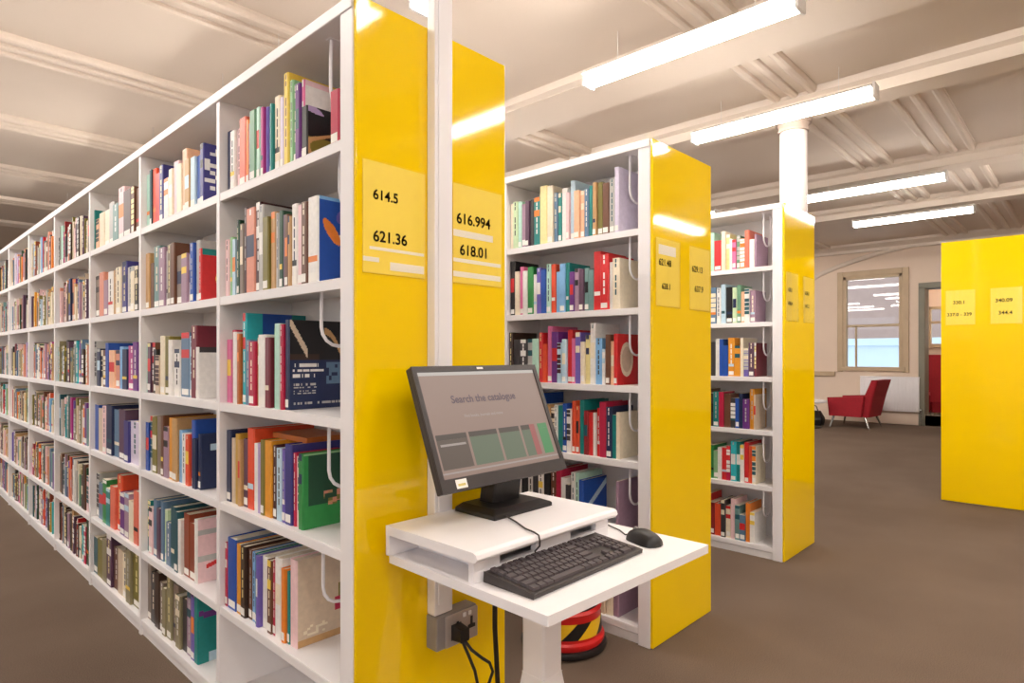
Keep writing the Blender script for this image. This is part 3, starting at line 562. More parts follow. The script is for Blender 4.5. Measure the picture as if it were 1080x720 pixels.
def spine_plan(col, rnd):
    """rows of the spine from bottom to top: (fraction, edge colour, middle colour)"""
    t = rnd.choice(['black', 'navy', 'dark_maroon', 'dark_teal', 'charcoal']) if col in LIGHT else rnd.choice(['white', 'cream', 'pale_yellow', 'light_grey', 'white'])
    acc = rnd.choice(ACC)
    k = rnd.random(); rows = [(0.22, col, col)]
    def text(n, a):
        for i in range(n):
            rows.append((a * 0.8, col, t)); rows.append((a * 0.2, col, col))
    if k < 0.62:
        text(rnd.randint(3, 5), 0.11); rows.append((0.10, col, col)); text(2, 0.07)
    elif k < 0.75:
        text(3, 0.11); rows.append((0.12, acc, acc)); text(2, 0.08); rows.append((0.08, acc, acc))
    elif k < 0.86:
        rows.append((0.06, acc, acc)); text(4, 0.12); rows.append((0.12, col, col))
    else:
        rows.append((0.18, col, col)); rows.append((0.24, acc, acc)); rows.append((0.22, col, col)); text(1, 0.08)
    if rnd.random() < 0.68: rows = [(q[0], q[1], q[1]) for q in rows]
    tot = sum(r[0] for r in rows)
    return [(r[0] / tot, r[1], r[2]) for r in rows]

def make_book(x, y, z, t, h, d, col, rnd, art=None):
    """spine towards -X; cover, page block and class-mark label"""
    t = t - 0.0012
    b = MB(); r = min(0.004, t * 0.25); w = 0.0022; C = pm(col); T = t / 2
    # spine front, in rows and three columns
    zz = 0.0
    ys = [-T + r, -T + t * 0.40, T - t * 0.40, T - r]
    for fq, ce, cm in spine_plan(col, rnd):
        z2 = min(h, zz + fq * h)
        for i in range(3):
            b.poly([(0, ys[i + 1], zz), (0, ys[i], zz), (0, ys[i], z2), (0, ys[i + 1], z2)], pm(cm if i == 1 else ce))
        zz = z2
    outer = [(0, -T + r), (r, -T), (d, -T), (d, -T + w), (r + w, -T + w), (w, -T + r + w), (w, T - r - w), (r + w, T - w), (d, T - w), (d, T), (r, T), (0, T - r)]
    n = len(outer)
    for i in range(n - 1):
        p, q = outer[i], outer[i + 1]
        b.poly([(p[0], p[1], 0), (q[0], q[1], 0), (q[0], q[1], h), (p[0], p[1], h)], C)
    quads = [(0, 1, 4, 5), (1, 2, 3, 4), (0, 5, 6, 11), (6, 7, 10, 11), (7, 8, 9, 10)]
    for q in quads:
        b.poly([(outer[i][0], outer[i][1], h) for i in q], C)
        b.poly([(outer[i][0], outer[i][1], 0) for i in reversed(q)], C)
    o = b.build('book'); o.location = (x, y, z)
    g = MB(); g.box(w, d - 0.004, -T + w, T - w, 0.003, h - 0.004, M_paper); g.build('pages', o, local=True)
    if rnd.random() < 0.5:
        g = MB(); g.box(-0.0006, 0.0001, -T + t * 0.12, T - t * 0.12, 0.008, 0.032, M_label)
        g.build('spine_label', o, local=True)
    if art:
        g = MB(); na, nb = 64, 76
        for i in range(na):
            for j in range(nb):
                a0, a1, b0, b1 = i / na, (i + 1) / na, j / nb, (j + 1) / nb
                xa, xb = r + (d - r) * a0, r + (d - r) * a1
                g.poly([(xa, -T - 0.0004, b0 * h), (xb, -T - 0.0004, b0 * h), (xb, -T - 0.0004, b1 * h), (xa, -T - 0.0004, b1 * h)], pm(art_colour(art, (a0 + a1) / 2, (b0 + b1) / 2)))
        g.box(r, d, -T - 0.0003, -T, 0, h, C)
        g.build('cover_picture', o, local=True)
    return o

books = []                                             # (area, key, bay, row, index, y, t, h, colour, art)
def inside(poly, u, v):
    s_ = None
    for i in range(len(poly)):
        (x1_, y1_), (x2_, y2_) = poly[i], poly[(i + 1) % len(poly)]
        c_ = (x2_ - x1_) * (v - y1_) - (y2_ - y1_) * (u - x1_)
        if s_ is None: s_ = c_ > 0
        elif (c_ > 0) != s_: return False
    return True
FRONT = [[project(*q) for q in p] for p in (
    [(0.985, 1.31, 1.235), (1.476, 1.31, 1.235), (1.476, 1.17, 0.92), (0.985, 1.17, 0.92)],
    [(0.93, 0.80, 0.746), (0.93, 1.388, 0.80), (1.55, 1.36, 0.82), (1.62, 0.78, 0.746)])]
DEEP = {}
FILL_Y = {}
def add_row(key, bay, row, items):
    lo = Y0 + bay * BAY + 0.0150 + (0.0 if bay else (0.060 if key == 'long' else 0.168)); hi = Y0 + (bay + 1) * BAY - 0.0150
    fit = []
    for it in items:
        a, b_ = max(lo, it[0] - it[1] / 2), min(hi, it[0] + it[1] / 2)
        if b_ - a > 0.010: fit.append(((a + b_) / 2, b_ - a) + tuple(it[2:]))
    rf = random.Random('%s%d%d' % (key, bay, row))
    edge = fit[0][0] + fit[0][1] / 2
    while key != 'long' and edge + 0.045 < hi:
        t_ = rf.choice([0.02, 0.026, 0.032, 0.04])
        fit.insert(0, (edge + t_ / 2, t_, rf.uniform(0.19, 0.25), rf.choice(['taupe', 'brown', 'red', 'navy', 'cream', 'teal', 'mauve', 'white', 'charcoal', 'olive'])))
        edge += t_
    items = fit
    for i, it in enumerate(items):
        y, t, h, col = it[:4]; art = it[4] if len(it) > 4 else None
        z = SHELVES[key][row]; x = XF[key] + 0.02
        pts = [project(x, y + a * t / 2, z + b_ * h) for a in (-1, 1) for b_ in (0, 1)]
        us = [p[0] for p in pts]; vs = [p[1] for p in pts]
        area = (max(us) - min(us)) * (abs(pts[0][1] - pts[1][1]) + abs(pts[2][1] - pts[3][1])) / 2
        if art: area *= 3
        cu, cv = sum(us) / 4, sum(vs) / 4
        vis = 1.0
        if min(us) < 0 or max(vs) < 0 or min(vs) > 716: vis = 0
        if key == 'mid' and cu < 534.5: vis = 0
        if key == 'far' and cu < 754: vis = 0
        if key != 'long':
            top = project(x, y, z + h * 0.8); low = project(x, y, z + h * 0.2)
            if all(any(inside(P_, *q) for P_ in FRONT) for q in (top, low, (cu, cv))): vis = 0
        books.append([area * vis, key, bay, row, i, len(items), y, t, h, col, art])
for (key, bay, row), items in BOOK_ROWS.items():
    add_row(key, bay, row, items)
MUTED = ['taupe', 'brown', 'light_grey', 'mauve', 'khaki', 'cream', 'beige', 'pale_pink', 'salmon', 'charcoal', 'dark_brown', 'white', 'tan', 'olive', 'plum', 'slate_blue', 'grey_teal']
BRIGHT = list(PAL)
rg = random.Random(4)
def random_row(key, bay, row, gap=0.02):
    ya = Y0 + bay * BAY + 0.015 + rg.uniform(0.01, 0.10); y = Y0 + (bay + 1) * BAY - 0.016
    top = (H - 0.04 if row == 0 else SHELVES[key][row - 1] - TH) - SHELVES[key][row] - 0.01
    L = []
    while True:
        t = rg.choice([0.016, 0.02, 0.024, 0.03, 0.036, 0.044])
        if y - t < ya: break
        L.append((y - t / 2, t, min(top, rg.uniform(0.185, 0.27)), rg.choice(MUTED if rg.random() < 0.62 else BRIGHT)))
        y -= t
    add_row(key, bay, row, L)
for bay in range(3, 7):
    for row in range(6): random_row('long', bay, row)
for key in ('mid', 'far'):
    for bay in (1,):
        for row in range(6): random_row(key, bay, row)

books.sort(key=lambda q: -q[0])
ROWN = ['top', 'second', 'third', 'fourth', 'fifth', 'bottom']
def nth(n):
    return '%d%s' % (n, 'th' if 10 <= n % 100 <= 20 else {1: 'st', 2: 'nd', 3: 'rd'}.get(n % 10, 'th'))
BAYN = {0: "long bookcase's nearest bay", 1: "long bookcase's second bay", 2: "long bookcase's third bay", 3: "long bookcase's fourth bay"}
mass = MB()
n_ind = 0
for q in books:
    area, key, bay, row, i, n, y, t, h, col, art = q
    z = SHELVES[key][row]; x = XF[key] + 0.02
    rnd = random.Random('%s%d%d%d' % (key, bay, row, i))
    d = rnd.uniform(0.15, 0.205) if h < 0.24 else rnd.uniform(0.18, 0.225)
    x += rnd.uniform(-0.004, 0.012)
    cname = col.replace('_', ' ')
    if area > 0 and n_ind < 300:
        o = make_book(x, y, z + 0.0004, t, h, d, col, rnd, art)
        size = 'tall ' if h > 0.255 else ('thick ' if t > 0.042 else ('thin ' if t < 0.021 else ''))
        if key == 'long':
            lab = '%s%s book %s from left on %s shelf of %s' % (size, cname, nth(i + 1), ROWN[row], BAYN[bay])
        elif key == 'mid':
            lab = '%s%s book %s from right on %s shelf of middle bookcase' % (size, cname, nth(n - i), ROWN[row])
        else:
            lab = '%s%s book %s from right on %s shelf of farthest open bookcase' % (size, cname, nth(n - i), ROWN[row])
        grp = {'long': BAYN.get(bay, ''), 'mid': 'middle bookcase', 'far': 'farthest open bookcase'}[key]
        tag(o, lab, 'book', 'books on the %s shelf of the %s' % (ROWN[row], grp))
        n_ind += 1
    else:
        T = t / 2 - 0.0005
        C = pm(col)
        vs = [(x, y + T, z), (x, y - T, z), (x, y - T, z + h), (x, y + T, z + h), (x + d, y + T, z), (x + d, y - T, z), (x + d, y - T, z + h), (x + d, y + T, z + h)]
        mass.add(vs, [(1, 5, 6, 2), (4, 0, 3, 7), (5, 4, 7, 6)], C)
        mass.add(vs, [(3, 2, 6, 7)], M_paper)
        zz = z
        for fq, ce, cm in spine_plan(col, rnd):
            z2 = zz + fq * h
            mass.poly([(x, y + T, zz), (x, y - T, zz), (x, y - T, z2), (x, y + T, z2)], pm(cm)); zz = z2
        if rnd.random() < 0.4:
            mass.box(x - 0.0006, x, y - T * 0.8, y + T * 0.8, z + 0.012, z + 0.04, M_label)
o = mass.build('books')
tag(o, 'the many small books filling the far bays of the bookcases', 'books'); o['kind'] = 'stuff'

# an orange book laid flat on top of the row on the fourth shelf
b = MB(); b.box(0.0, 0.15, -0.115, 0.115, 0, 0.018, pm('dark_orange')); fo = b.build('book', bevel=0.002); fo.location = (0.96, 1.90, 0.748 + 0.2425)
b = MB(); b.box(0.004, 0.152, -0.112, 0.112, 0.003, 0.015, M_paper); b.build('pages', fo, local=True)
tag(fo, 'dark orange book lying flat across books on fourth shelf of the nearest bay', 'book', "books on the fourth shelf of the long bookcase's nearest bay")

# hanging wire bookends
def bookend(key, bay_y, row, label, drop=0.20, lean=0.0):
    x0 = XF[key]
    top = (H - 0.034 if row == 0 else SHELVES[key][row - 1] - 0.004) - 0.0005
    root = empty('hanging_bookend', (x0 + 0.09, bay_y, top), label, 'bookend', 'white wire bookends hanging under the shelves')
    c = MB(); c.box(-0.05, 0.11, -0.012, 0.012, -0.003, 0, M_white); c.build('clip', root, local=True)
    pts = [(-0.04, 0, -0.003), (-0.042, 0, -drop * 0.35), (-0.042, -lean * 0.6, -drop * 0.72)]
    for k in range(9):
        a = pi * k / 8
        pts.append((0.015 - 0.057 * math.cos(a), -lean, -drop * 0.75 - 0.055 * math.sin(a)))
    pts += [(0.072, 0, -drop * 0.35), (0.070, 0, -0.003)]
    w_ = MB(); w_.tube(pts, 0.0052, M_white); w_.build('wire_loop', root, local=True)
for r in range(5):
    bookend('long', (1.588, 1.540, 1.640, 1.598, 1.630)[r], r, 'white wire bookend hanging at right of the %s shelf of long bookcase nearest bay' % ROWN[r], (0.19, 0.15, 0.16, 0.21, 0.20)[r])
for r in range(5):
    bookend('mid', 1.532, r, 'white wire bookend hanging at right of the %s shelf of middle bookcase' % ROWN[r], 0.20)
for r in range(6):
    bookend('far', 1.532, r, 'white wire bookend hanging at right of the %s shelf of farthest open bookcase' % ROWN[r], 0.20, 0.0)

# ------------------------------------------------------------------ service pole and socket on the first end panel
pole = empty('service_pole', (1.148, 1.370, 0), 'white square service pole rising from the socket box to the ceiling against the yellow end', 'pole')
part('trunking', pole, M_white, [(1.115, 1.181, 1.352, 1.387, 0.531, ZC)], 0.003)
part('cover_lid', pole, M_white, [(1.126, 1.170, 1.348, 1.352, 0.56, ZC)], 0.002)
sk = empty('wall_socket', (1.21, 1.34, 0.445), 'grey double socket box on the pole below the desk', 'socket')
part('back_box', sk, M_grey, [(1.112, 1.264, 1.340, 1.3875, 0.435, 0.530)], 0.004)
part('face_plate', sk, mat('socket plate', 'b7aca6', 0.3, metal=0.3), [(1.140, 1.262, 1.332, 1.340, 0.438, 0.527)], 0.003)
for x in (1.182, 1.236):
    b = MB()
    b.prism([(x - 0.014, 0.470), (x + 0.014, 0.470), (x + 0.014, 0.480), (x + 0.004, 0.482), (x + 0.004, 0.504), (x - 0.004, 0.504), (x - 0.004, 0.482), (x - 0.014, 0.480)], 'y', 1.3305, 1.3325, M_black)
    b.build('pin_slot', sk)
for x in (1.203, 1.224):
    part('rocker', sk, M_white, [(x, x + 0.010, 1.3285, 1.332, 0.510, 0.522)], 0.001)
pc = empty('power_cable', (1.185, 1.295, 0.48), 'black plug with its looping cable in the socket under the desk', 'cable')
b = MB(); b.loft([[(1.158, 1.3315, 0.455), (1.196, 1.3315, 0.455), (1.196, 1.3315, 0.50), (1.158, 1.3315, 0.50)], [(1.160, 1.295, 0.458), (1.194, 1.295, 0.458), (1.194, 1.295, 0.495), (1.160, 1.295, 0.495)]], M_black)
b.build('plug', pc, bevel=0.006)
b = MB()
pts = [(1.180, 1.300, 0.460), (1.184, 1.275, 0.44), (1.20, 1.25, 0.42), (1.225, 1.245, 0.40), (1.238, 1.245, 0.37), (1.228, 1.25, 0.34), (1.205, 1.255, 0.325), (1.195, 1.26, 0.30), (1.20, 1.285, 0.2), (1.205, 1.312, 0.10), (1.23, 1.325, 0.02), (1.30, 1.332, 0.006), (1.45, 1.34, 0.006), (1.60, 1.34, 0.006)]
b.tube(pts, 0.0045, M_black); b.build('lead', pc)
b = MB(); b.tube([(1.172, 1.300, 0.460), (1.172, 1.275, 0.43), (1.178, 1.255, 0.39), (1.188, 1.255, 0.35), (1.193, 1.258, 0.31)], 0.0045, M_black); b.build('second_lead', pc)

# ------------------------------------------------------------------ the catalogue desk
DZT = 0.746
desk = empty('catalogue_desk', (1.27, 1.09, 0), 'white pedestal desk fixed to the yellow end, carrying the computer', 'desk')
b = MB(); b.prism([(0.945, 0.795), (1.605, 0.775), (1.605, 1.30), (1.555, 1.346), (0.955, 1.346)], 'z', DZT - 0.022, DZT, M_white)
b.build('tabletop', desk, bevel=0.003)
b = MB(); b.box(1.225, 1.301, 1.045, 1.121, 0.03, DZT - 0.022, M_white); b.build('pedestal', desk, bevel=0.006)
b = MB(); b.loft([[(1.185, 1.005, 0.03), (1.341, 1.005, 0.03), (1.341, 1.161, 0.03), (1.185, 1.161, 0.03)], [(1.207, 1.027, 0.30), (1.319, 1.027, 0.30), (1.319, 1.139, 0.30), (1.207, 1.139, 0.30)], [(1.224, 1.044, 0.42), (1.302, 1.044, 0.42), (1.302, 1.122, 0.42), (1.224, 1.122, 0.42)]], M_white); b.build('foot_flare', desk, bevel=0.006)
part('base_plate', desk, M_white, [(1.02, 1.52, 0.86, 1.30, 0.0, 0.03)], 0.006)
part('bracket', desk, M_white, [(1.10, 1.45, 1.00, 1.18, DZT - 0.045, DZT - 0.022)], 0.003)
RZ = 0.824
b = MB()
pr = [(1.006, RZ - 0.022), (1.000, RZ - 0.014), (1.004, RZ - 0.004), (1.014, RZ), (1.345, RZ), (1.345, RZ - 0.024), (1.02, RZ - 0.024)]
b.prism(pr, 'x', 0.945, 1.50, M_white); 
rs = empty('monitor_riser', (1.22, 1.2, DZT), 'white open sided riser box on the desk under the monitor', 'monitor stand')
b.build('riser_top', rs, bevel=0.002)
fb = [(0.96, 1.49, 1.027, 1.045, DZT + 0.0005, 0.772), (0.96, 1.045, 1.027, 1.045, 0.772, RZ - 0.024), (1.175, 1.315, 1.027, 1.045, 0.772, RZ - 0.024), (1.43, 1.49, 1.027, 1.045, 0.772, RZ - 0.024), (1.045, 1.175, 1.027, 1.045, 0.792, RZ - 0.024), (1.315, 1.43, 1.027, 1.045, 0.792, RZ - 0.024)]
part('front_apron', rs, M_white, fb, 0.001)
part('side_panel', rs, M_white, [(1.04, 1.055, 1.045, 1.33, DZT + 0.0005, RZ - 0.024)], 0.001)
part('side_panel', rs, M_white, [(1.475, 1.49, 1.045, 1.33, DZT + 0.0005, RZ - 0.024)], 0.001)
part('rear_panel', rs, M_white, [(0.945, 1.50, 1.330, 1.345, DZT + 0.0005, RZ - 0.024)], 0.001)

# ------------------------------------------------------------------ monitor
MX, MYb, MZb, MW, MH = 1.231, 1.170, 0.922, 0.487, 0.338
tilt = math.radians(22.5)
mon = empty('computer_monitor', (1.29, 1.25, RZ), 'black flat monitor with a lit catalogue page, standing on the white riser', 'monitor')
def tl(x, n, u):
    """x across, n out towards the reader, u up the tilted screen"""
    return (MX + x, MYb + u * math.sin(tilt) - n * math.cos(tilt), MZb + u * math.cos(tilt) + n * math.sin(tilt) * 1.0)
def tbox(q, x0, x1, n0, n1, u0, u1, m):
    vs = [tl(x, n, u) for u in (u0, u1) for n in (n1, n0) for x in (x0, x1)]
    q.add(vs, [(0, 2, 3, 1), (4, 5, 7, 6), (0, 1, 5, 4), (2, 6, 7, 3), (0, 4, 6, 2), (1, 3, 7, 5)], m)
W2 = MW / 2
b = MB(); tbox(b, -W2, W2, -0.022, 0.0, 0, MH, M_dark); case = b.build('display_case', mon, bevel=0.004)
b = MB(); tbox(b, -0.15, 0.15, -0.035, -0.022, 0.05, MH - 0.10, M_black); b.build('rear_housing', mon, bevel=0.008)
b = MB()
for x0, x1, u0, u1 in ((-W2, W2, 0, 0.034), (-W2, W2, MH - 0.016, MH), (-W2, -W2 + 0.015, 0.034, MH - 0.016), (W2 - 0.015, W2, 0.034, MH - 0.016)):
    tbox(b, x0, x1, 0.0, 0.005, u0, u1, M_dark)
b.build('bezel', case)
def scr(name, hx):
    return mat(name, '15110f', 0.35, emit=hx, estr=0.38, spec=0.3)
S_bg = scr('screen page', 'a68c80'); S_bg2 = scr('screen page top strip', 'cfc7bf'); S_t1 = scr('screen tile brown', '6e6158'); S_t2 = scr('screen tile green', '76806c'); S_t3 = scr('screen tile head', '5d544d'); S_t4 = scr('screen tile green bright', '5f9a68'); S_ln = scr('screen rule', 'b9aca4'); S_tx = scr('screen text', '6f6068'); S_red = scr('screen tile red', 'b06a66')
b = MB(); sw = W2 - 0.015
u0, u1 = 0.034, MH - 0.016
def sq(x0, x1, a0, a1, m, n=0.0012):
    X0, X1 = -sw + 2 * sw * x0, -sw + 2 * sw * x1; U0, U1 = u0 + (u1 - u0) * a0, u0 + (u1 - u0) * a1
    tbox(b, X0, X1, 0.0, n, U0, U1, m)
sq(0, 1, 0, 1, S_bg, 0.001); sq(0, 1, 0.965, 1, S_bg2); sq(0, 1, 0.04, 0.055, S_ln)
for k, (x0, x1, m) in enumerate(((0.02, 0.25, S_t1), (0.27, 0.50, S_t2), (0.52, 0.70, S_t2), (0.72, 0.80, S_t2), (0.88, 0.97, S_t4), (0.80, 0.85, S_red))):
    sq(x0, x1, 0.08, 0.40, m); sq(x0, x1, 0.35, 0.40, S_t3 if k < 4 else m, 0.0014)
sq(0.04, 0.23, 0.29, 0.31, S_ln, 0.0016)
b.build('screen', case)
lettering('Search the catalogue', 0.030, S_tx, case, lambda c: Vector(tl(c.x - 0.01, 0.0016 + abs(c.z) * 0.3, 0.232 + c.y)) - WORLD(case))
lettering('Find books, journals and more', 0.012, S_ln, case, lambda c: Vector(tl(c.x - 0.03, 0.0016 + abs(c.z) * 0.3, 0.190 + c.y)) - WORLD(case))
b = MB(); tbox(b, -W2 + 0.048, -W2 + 0.085, 0.005, 0.0056, 0.006, 0.029, M_label); tbox(b, -W2 + 0.054, -W2 + 0.079, 0.0056, 0.006, 0.012, 0.018, mat('sticker print', 'd8c878', 0.6)); st_ = b.build('sticker', case); st_['label'] = 'small white sticker on the lower bezel'
b = MB(); tbox(b, -0.012, 0.012, 0.005, 0.0056, MH - 0.011, MH - 0.005, M_label); b.build('emblem', case)
# neck and foot
b = MB(); b.loft([[(1.235, 1.24, RZ + 0.02), (1.345, 1.24, RZ + 0.02), (1.345, 1.30, RZ + 0.02), (1.235, 1.30, RZ + 0.02)], [(1.235, 1.232, RZ + 0.08), (1.345, 1.232, RZ + 0.08), (1.345, 1.29, RZ + 0.08), (1.235, 1.29, RZ + 0.08)], [(1.225, 1.270, RZ + 0.20), (1.335, 1.270, RZ + 0.20), (1.335, 1.31, RZ + 0.20), (1.225, 1.31, RZ + 0.20)]], M_black)
b.build('neck', mon, bevel=0.006)
b = MB(); b.loft([[(1.165, 1.165, RZ + 0.0005), (1.405, 1.165, RZ + 0.0005), (1.405, 1.325, RZ + 0.0005), (1.165, 1.325, RZ + 0.0005)], [(1.165, 1.165, RZ + 0.012), (1.405, 1.165, RZ + 0.012), (1.405, 1.325, RZ + 0.012), (1.165, 1.325, RZ + 0.012)], [(1.19, 1.19, RZ + 0.022), (1.38, 1.19, RZ + 0.022), (1.38, 1.32, RZ + 0.022), (1.19, 1.32, RZ + 0.022)]], M_black)
b.build('base', mon, bevel=0.003)

# ------------------------------------------------------------------ keyboard and mouse
kb = empty('computer_keyboard', (1.20, 0.945, DZT), 'dark grey keyboard on the desk in front of the riser', 'keyboard')
b = MB(); b.prism([(0.868, DZT + 0.0005), (0.866, DZT + 0.012), (1.020, DZT + 0.026), (1.022, DZT + 0.0005)], 'x', 0.985, 1.415, M_dark)
b.build('keyboard_case', kb, bevel=0.003)
b = MB(); pitch = 0.0186
def keyrow(j, xs):
    y0 = 0.876 + j * 0.0235; zt = DZT + 0.013 + (y0 - 0.866) * 0.0909
    for x0, x1 in xs:
        b.loft([[(x0, y0, zt), (x1, y0, zt), (x1, y0 + 0.019, zt + 0.0017), (x0, y0 + 0.019, zt + 0.0017)],
                [(x0 + 0.0015, y0 + 0.002, zt + 0.006), (x1 - 0.0015, y0 + 0.002, zt + 0.006), (x1 - 0.0015, y0 + 0.017, zt + 0.0077), (x0 + 0.0015, y0 + 0.017, zt + 0.0077)]], M_key)
def cells(x, ws):
    out = []
    for w in ws:
        out.append((x + 0.001, x + w * pitch - 0.001)); x += w * pitch
    return out
bx0 = 0.995
NUM = bx0 + 18.7 * pitch; NAV = bx0 + 15.3 * pitch
keyrow(0, cells(bx0, [1.25, 1.25, 1.25, 6.25, 1.25, 1.25, 1.25, 1.25]) + cells(NAV, [1, 1, 1]) + cells(NUM, [2, 1]))
keyrow(1, cells(bx0, [2.25] + [1] * 10 + [2.75]) + cells(NAV + pitch, [1]) + cells(NUM, [1, 1, 1]))
keyrow(2, cells(bx0, [1.75] + [1] * 11 + [2.25]) + cells(NUM, [1, 1, 1]))
keyrow(3, cells(bx0, [1.5] + [1] * 12 + [1.5]) + cells(NAV, [1, 1, 1]) + cells(NUM, [1, 1, 1]))
keyrow(4, cells(bx0, [1] * 13 + [2]) + cells(NAV, [1, 1, 1]) + cells(NUM, [1, 1, 1]))
keyrow(5, cells(bx0, [1]) + cells(bx0 + 2 * pitch, [1] * 4) + cells(bx0 + 6.5 * pitch, [1] * 4) + cells(bx0 + 11 * pitch, [1] * 4) + cells(NAV, [1, 1, 1]))
b.build('key_set', kb)
kc = MB(); kc.tube([(1.17, 1.021, DZT + 0.014), (1.165, 1.022, DZT + 0.03), (1.155, 0.998, DZT + 0.05), (1.150, 0.993, RZ - 0.014), (1.150, 0.997, RZ + 0.000), (1.150, 1.012, RZ + 0.0045), (1.16, 1.05, RZ + 0.004), (1.19, 1.11, RZ + 0.004), (1.21, 1.17, RZ + 0.006)], 0.0022, M_dark)
kc.build('lead', kb)

ms = empty('computer_mouse', (1.50, 0.915, DZT), 'black mouse beside the keyboard at the right of the desk', 'mouse', rz=-0.25)
rings = []
for k in range(15):
    t = k / 14
    y = -0.055 + 0.11 * t
    w = 0.034 * (1 - (2 * t - 1) ** 4 * 0.75) ** 0.5 * (0.93 + 0.07 * math.cos(3 * t))
    hh = 0.012 + 0.026 * math.sin(pi * min(1, 0.12 + t * 0.80)) ** 0.9
    if k in (0, 14): w *= 0.6; hh *= 0.55
    rings.append([(w * math.cos(a), y, max(0.001, 0.001 + hh * max(0, math.sin(a)))) for a in [pi * j / 10 for j in range(11)]])
b = MB(); b.loft(rings, M_black, smooth=True); b.poly([r[0] for r in rings] + [r[-1] for r in reversed(rings)], M_black); b.build('mouse_body', ms, local=True)
b = MB(); b.tube([(-0.004, -0.0, 0.0), (0.004, 0, 0)], 0.009, M_grey, 14)
for i, v in enumerate(b.v): b.v[i] = (v[0], v[1] + 0.030, v[2] + 0.029)
b.build('scroll_wheel', ms, local=True)
b = MB(); b.tube([(0, 0.052, 0.010), (0.0, 0.075, 0.004), (0.02, 0.12, 0.003), (0.03, 0.20, 0.003), (-0.01, 0.30, 0.003), (-0.05, 0.37, 0.003)], 0.002, M_dark); b.build('lead', ms, local=True)

# black cable dropping from the desk behind the pedestal
b = MB(); b.tube([(1.235, 1.225, DZT - 0.023), (1.232, 1.23, 0.66), (1.236, 1.235, 0.5), (1.255, 1.24, 0.3), (1.29, 1.24, 0.12), (1.31, 1.24, 0.036)], 0.007, M_black)
tag(b.build('hanging_cable'), 'thick black cable hanging from the desk beside its white pedestal', 'cable')

# ------------------------------------------------------------------ kick stool
ks = empty('kick_stool', (2.142, 1.712, 0), 'red round kick stool with a black and yellow striped band under the desk', 'step stool')
M_sr = mat('red stool plastic', 'cf1f1e', 0.35, noise=0.05); M_sy = mat('yellow hazard tape', 'f1c21c', 0.4); M_sk = mat('black hazard tape', '151313', 0.4)
b = MB(); b.lathe([(q * 0.905, z) for q, z in [(0.185, 0.0), (0.205, 0.008), (0.209, 0.02), (0.204, 0.032), (0.19, 0.036)]], (2.142, 1.712, 0.0), M_black, 48); b.build('base_bumper', ks)
b = MB(); b.lathe([(q * 0.905, z) for q, z in [(0.192, 0.036), (0.199, 0.048), (0.197, 0.060), (0.183, 0.068), (0.178, 0.165), (0.183, 0.178), (0.172, 0.190)]], (2.142, 1.712, 0), M_sr, 48); b.build('lower_body', ks)
b = MB(); b.lathe([(q * 0.905, z) for q, z in [(0.148, 0.198), (0.143, 0.36), (0.155, 0.37), (0.155, 0.385), (0.14, 0.39)]], (2.142, 1.712, 0), M_sr, 48); b.build('upper_body', ks)
b = MB(); b.lathe([(q * 0.905, z) for q, z in [(0.138, 0.390), (0.142, 0.396), (0.14, 0.402), (0.05, 0.404)]], (2.142, 1.712, 0), M_black, 48); b.build('tread_top', ks)
b = MB(); b.lathe([(q * 0.905, z) for q, z in [(0.170, 0.190), (0.172, 0.196), (0.148, 0.198)]], (2.142, 1.712, 0), M_black, 48); b.build('step_tread', ks)
b = MB(); N_ = 72
for k in range(N_):
    for j in range(4):
        a0, a1 = 2 * pi * k / N_, 2 * pi * (k + 1) / N_
        za, zb = 0.080 + j * 0.0165, 0.0965 + j * 0.0165
        ra = lambda z: 0.905 * 0.1835 - (z - 0.068) * 0.046 + 0.0016
        sh = 2 * pi / N_ * 1.2
        m = M_sy if ((k) % 12) < 7 else M_sk
        def pt(a, z): return (2.142 + ra(z) * math.cos(a + (z - 0.080) / 0.0165 * sh), 1.712 + ra(z) * math.sin(a + (z - 0.080) / 0.0165 * sh), z)
        b.poly([pt(a0, za), pt(a1, za), pt(a1, zb), pt(a0, zb)], m, True)
b.build('hazard_band', ks)

# ------------------------------------------------------------------ far end of the room: red chairs, radiator, low table
def armchair(loc, rz, label, back_h, cat='armchair'):
    root = empty('armchair', loc, label, cat, None, rz)          # faces local -Y
    b = MB(); b.loft([[(-0.30, -0.33, 0.20), (0.30, -0.33, 0.20), (0.30, 0.24, 0.20), (-0.30, 0.24, 0.20)], [(-0.31, -0.35, 0.40), (0.31, -0.35, 0.40), (0.31, 0.26, 0.36), (-0.31, 0.26, 0.36)]], M_redc); b.build('seat', root, local=True, bevel=0.04, seg=3)
    b = MB(); b.loft([[(-0.33, 0.16, 0.20), (0.33, 0.16, 0.20), (0.33, 0.30, 0.20), (-0.33, 0.30, 0.20)], [(-0.36, 0.22, 0.55), (0.36, 0.22, 0.55), (0.36, 0.37, 0.55), (-0.36, 0.37, 0.55)], [(-0.37, 0.34, back_h), (0.37, 0.34, back_h), (0.37, 0.45, back_h), (-0.37, 0.45, back_h)]], M_redc); b.build('backrest', root, local=True, bevel=0.04, seg=3)
    for s_ in (-1, 1):
        b = MB(); x0, x1 = sorted((s_ * 0.315, s_ * 0.41))
        b.loft([[(x0, -0.33, 0.20), (x1, -0.33, 0.20), (x1, 0.20, 0.20), (x0, 0.20, 0.20)], [(x0, -0.36, 0.52), (x1, -0.36, 0.52), (x1, 0.25, 0.56), (x0, 0.25, 0.56)]], M_redc); b.build('armrest', root, local=True, bevel=0.03, seg=3)
        for y, ye in ((-0.28, -0.33), (0.22, 0.30)):
            b = MB(); b.tube([(s_ * 0.28, y, 0.21), (s_ * 0.33, ye, 0.0)], [0.022, 0.013], M_chrome); b.build('leg', root, local=True)
    return root
armchair((12.25, 3.12, 0), math.radians(176), 'red armchair with slanted back below the far window', 0.84)
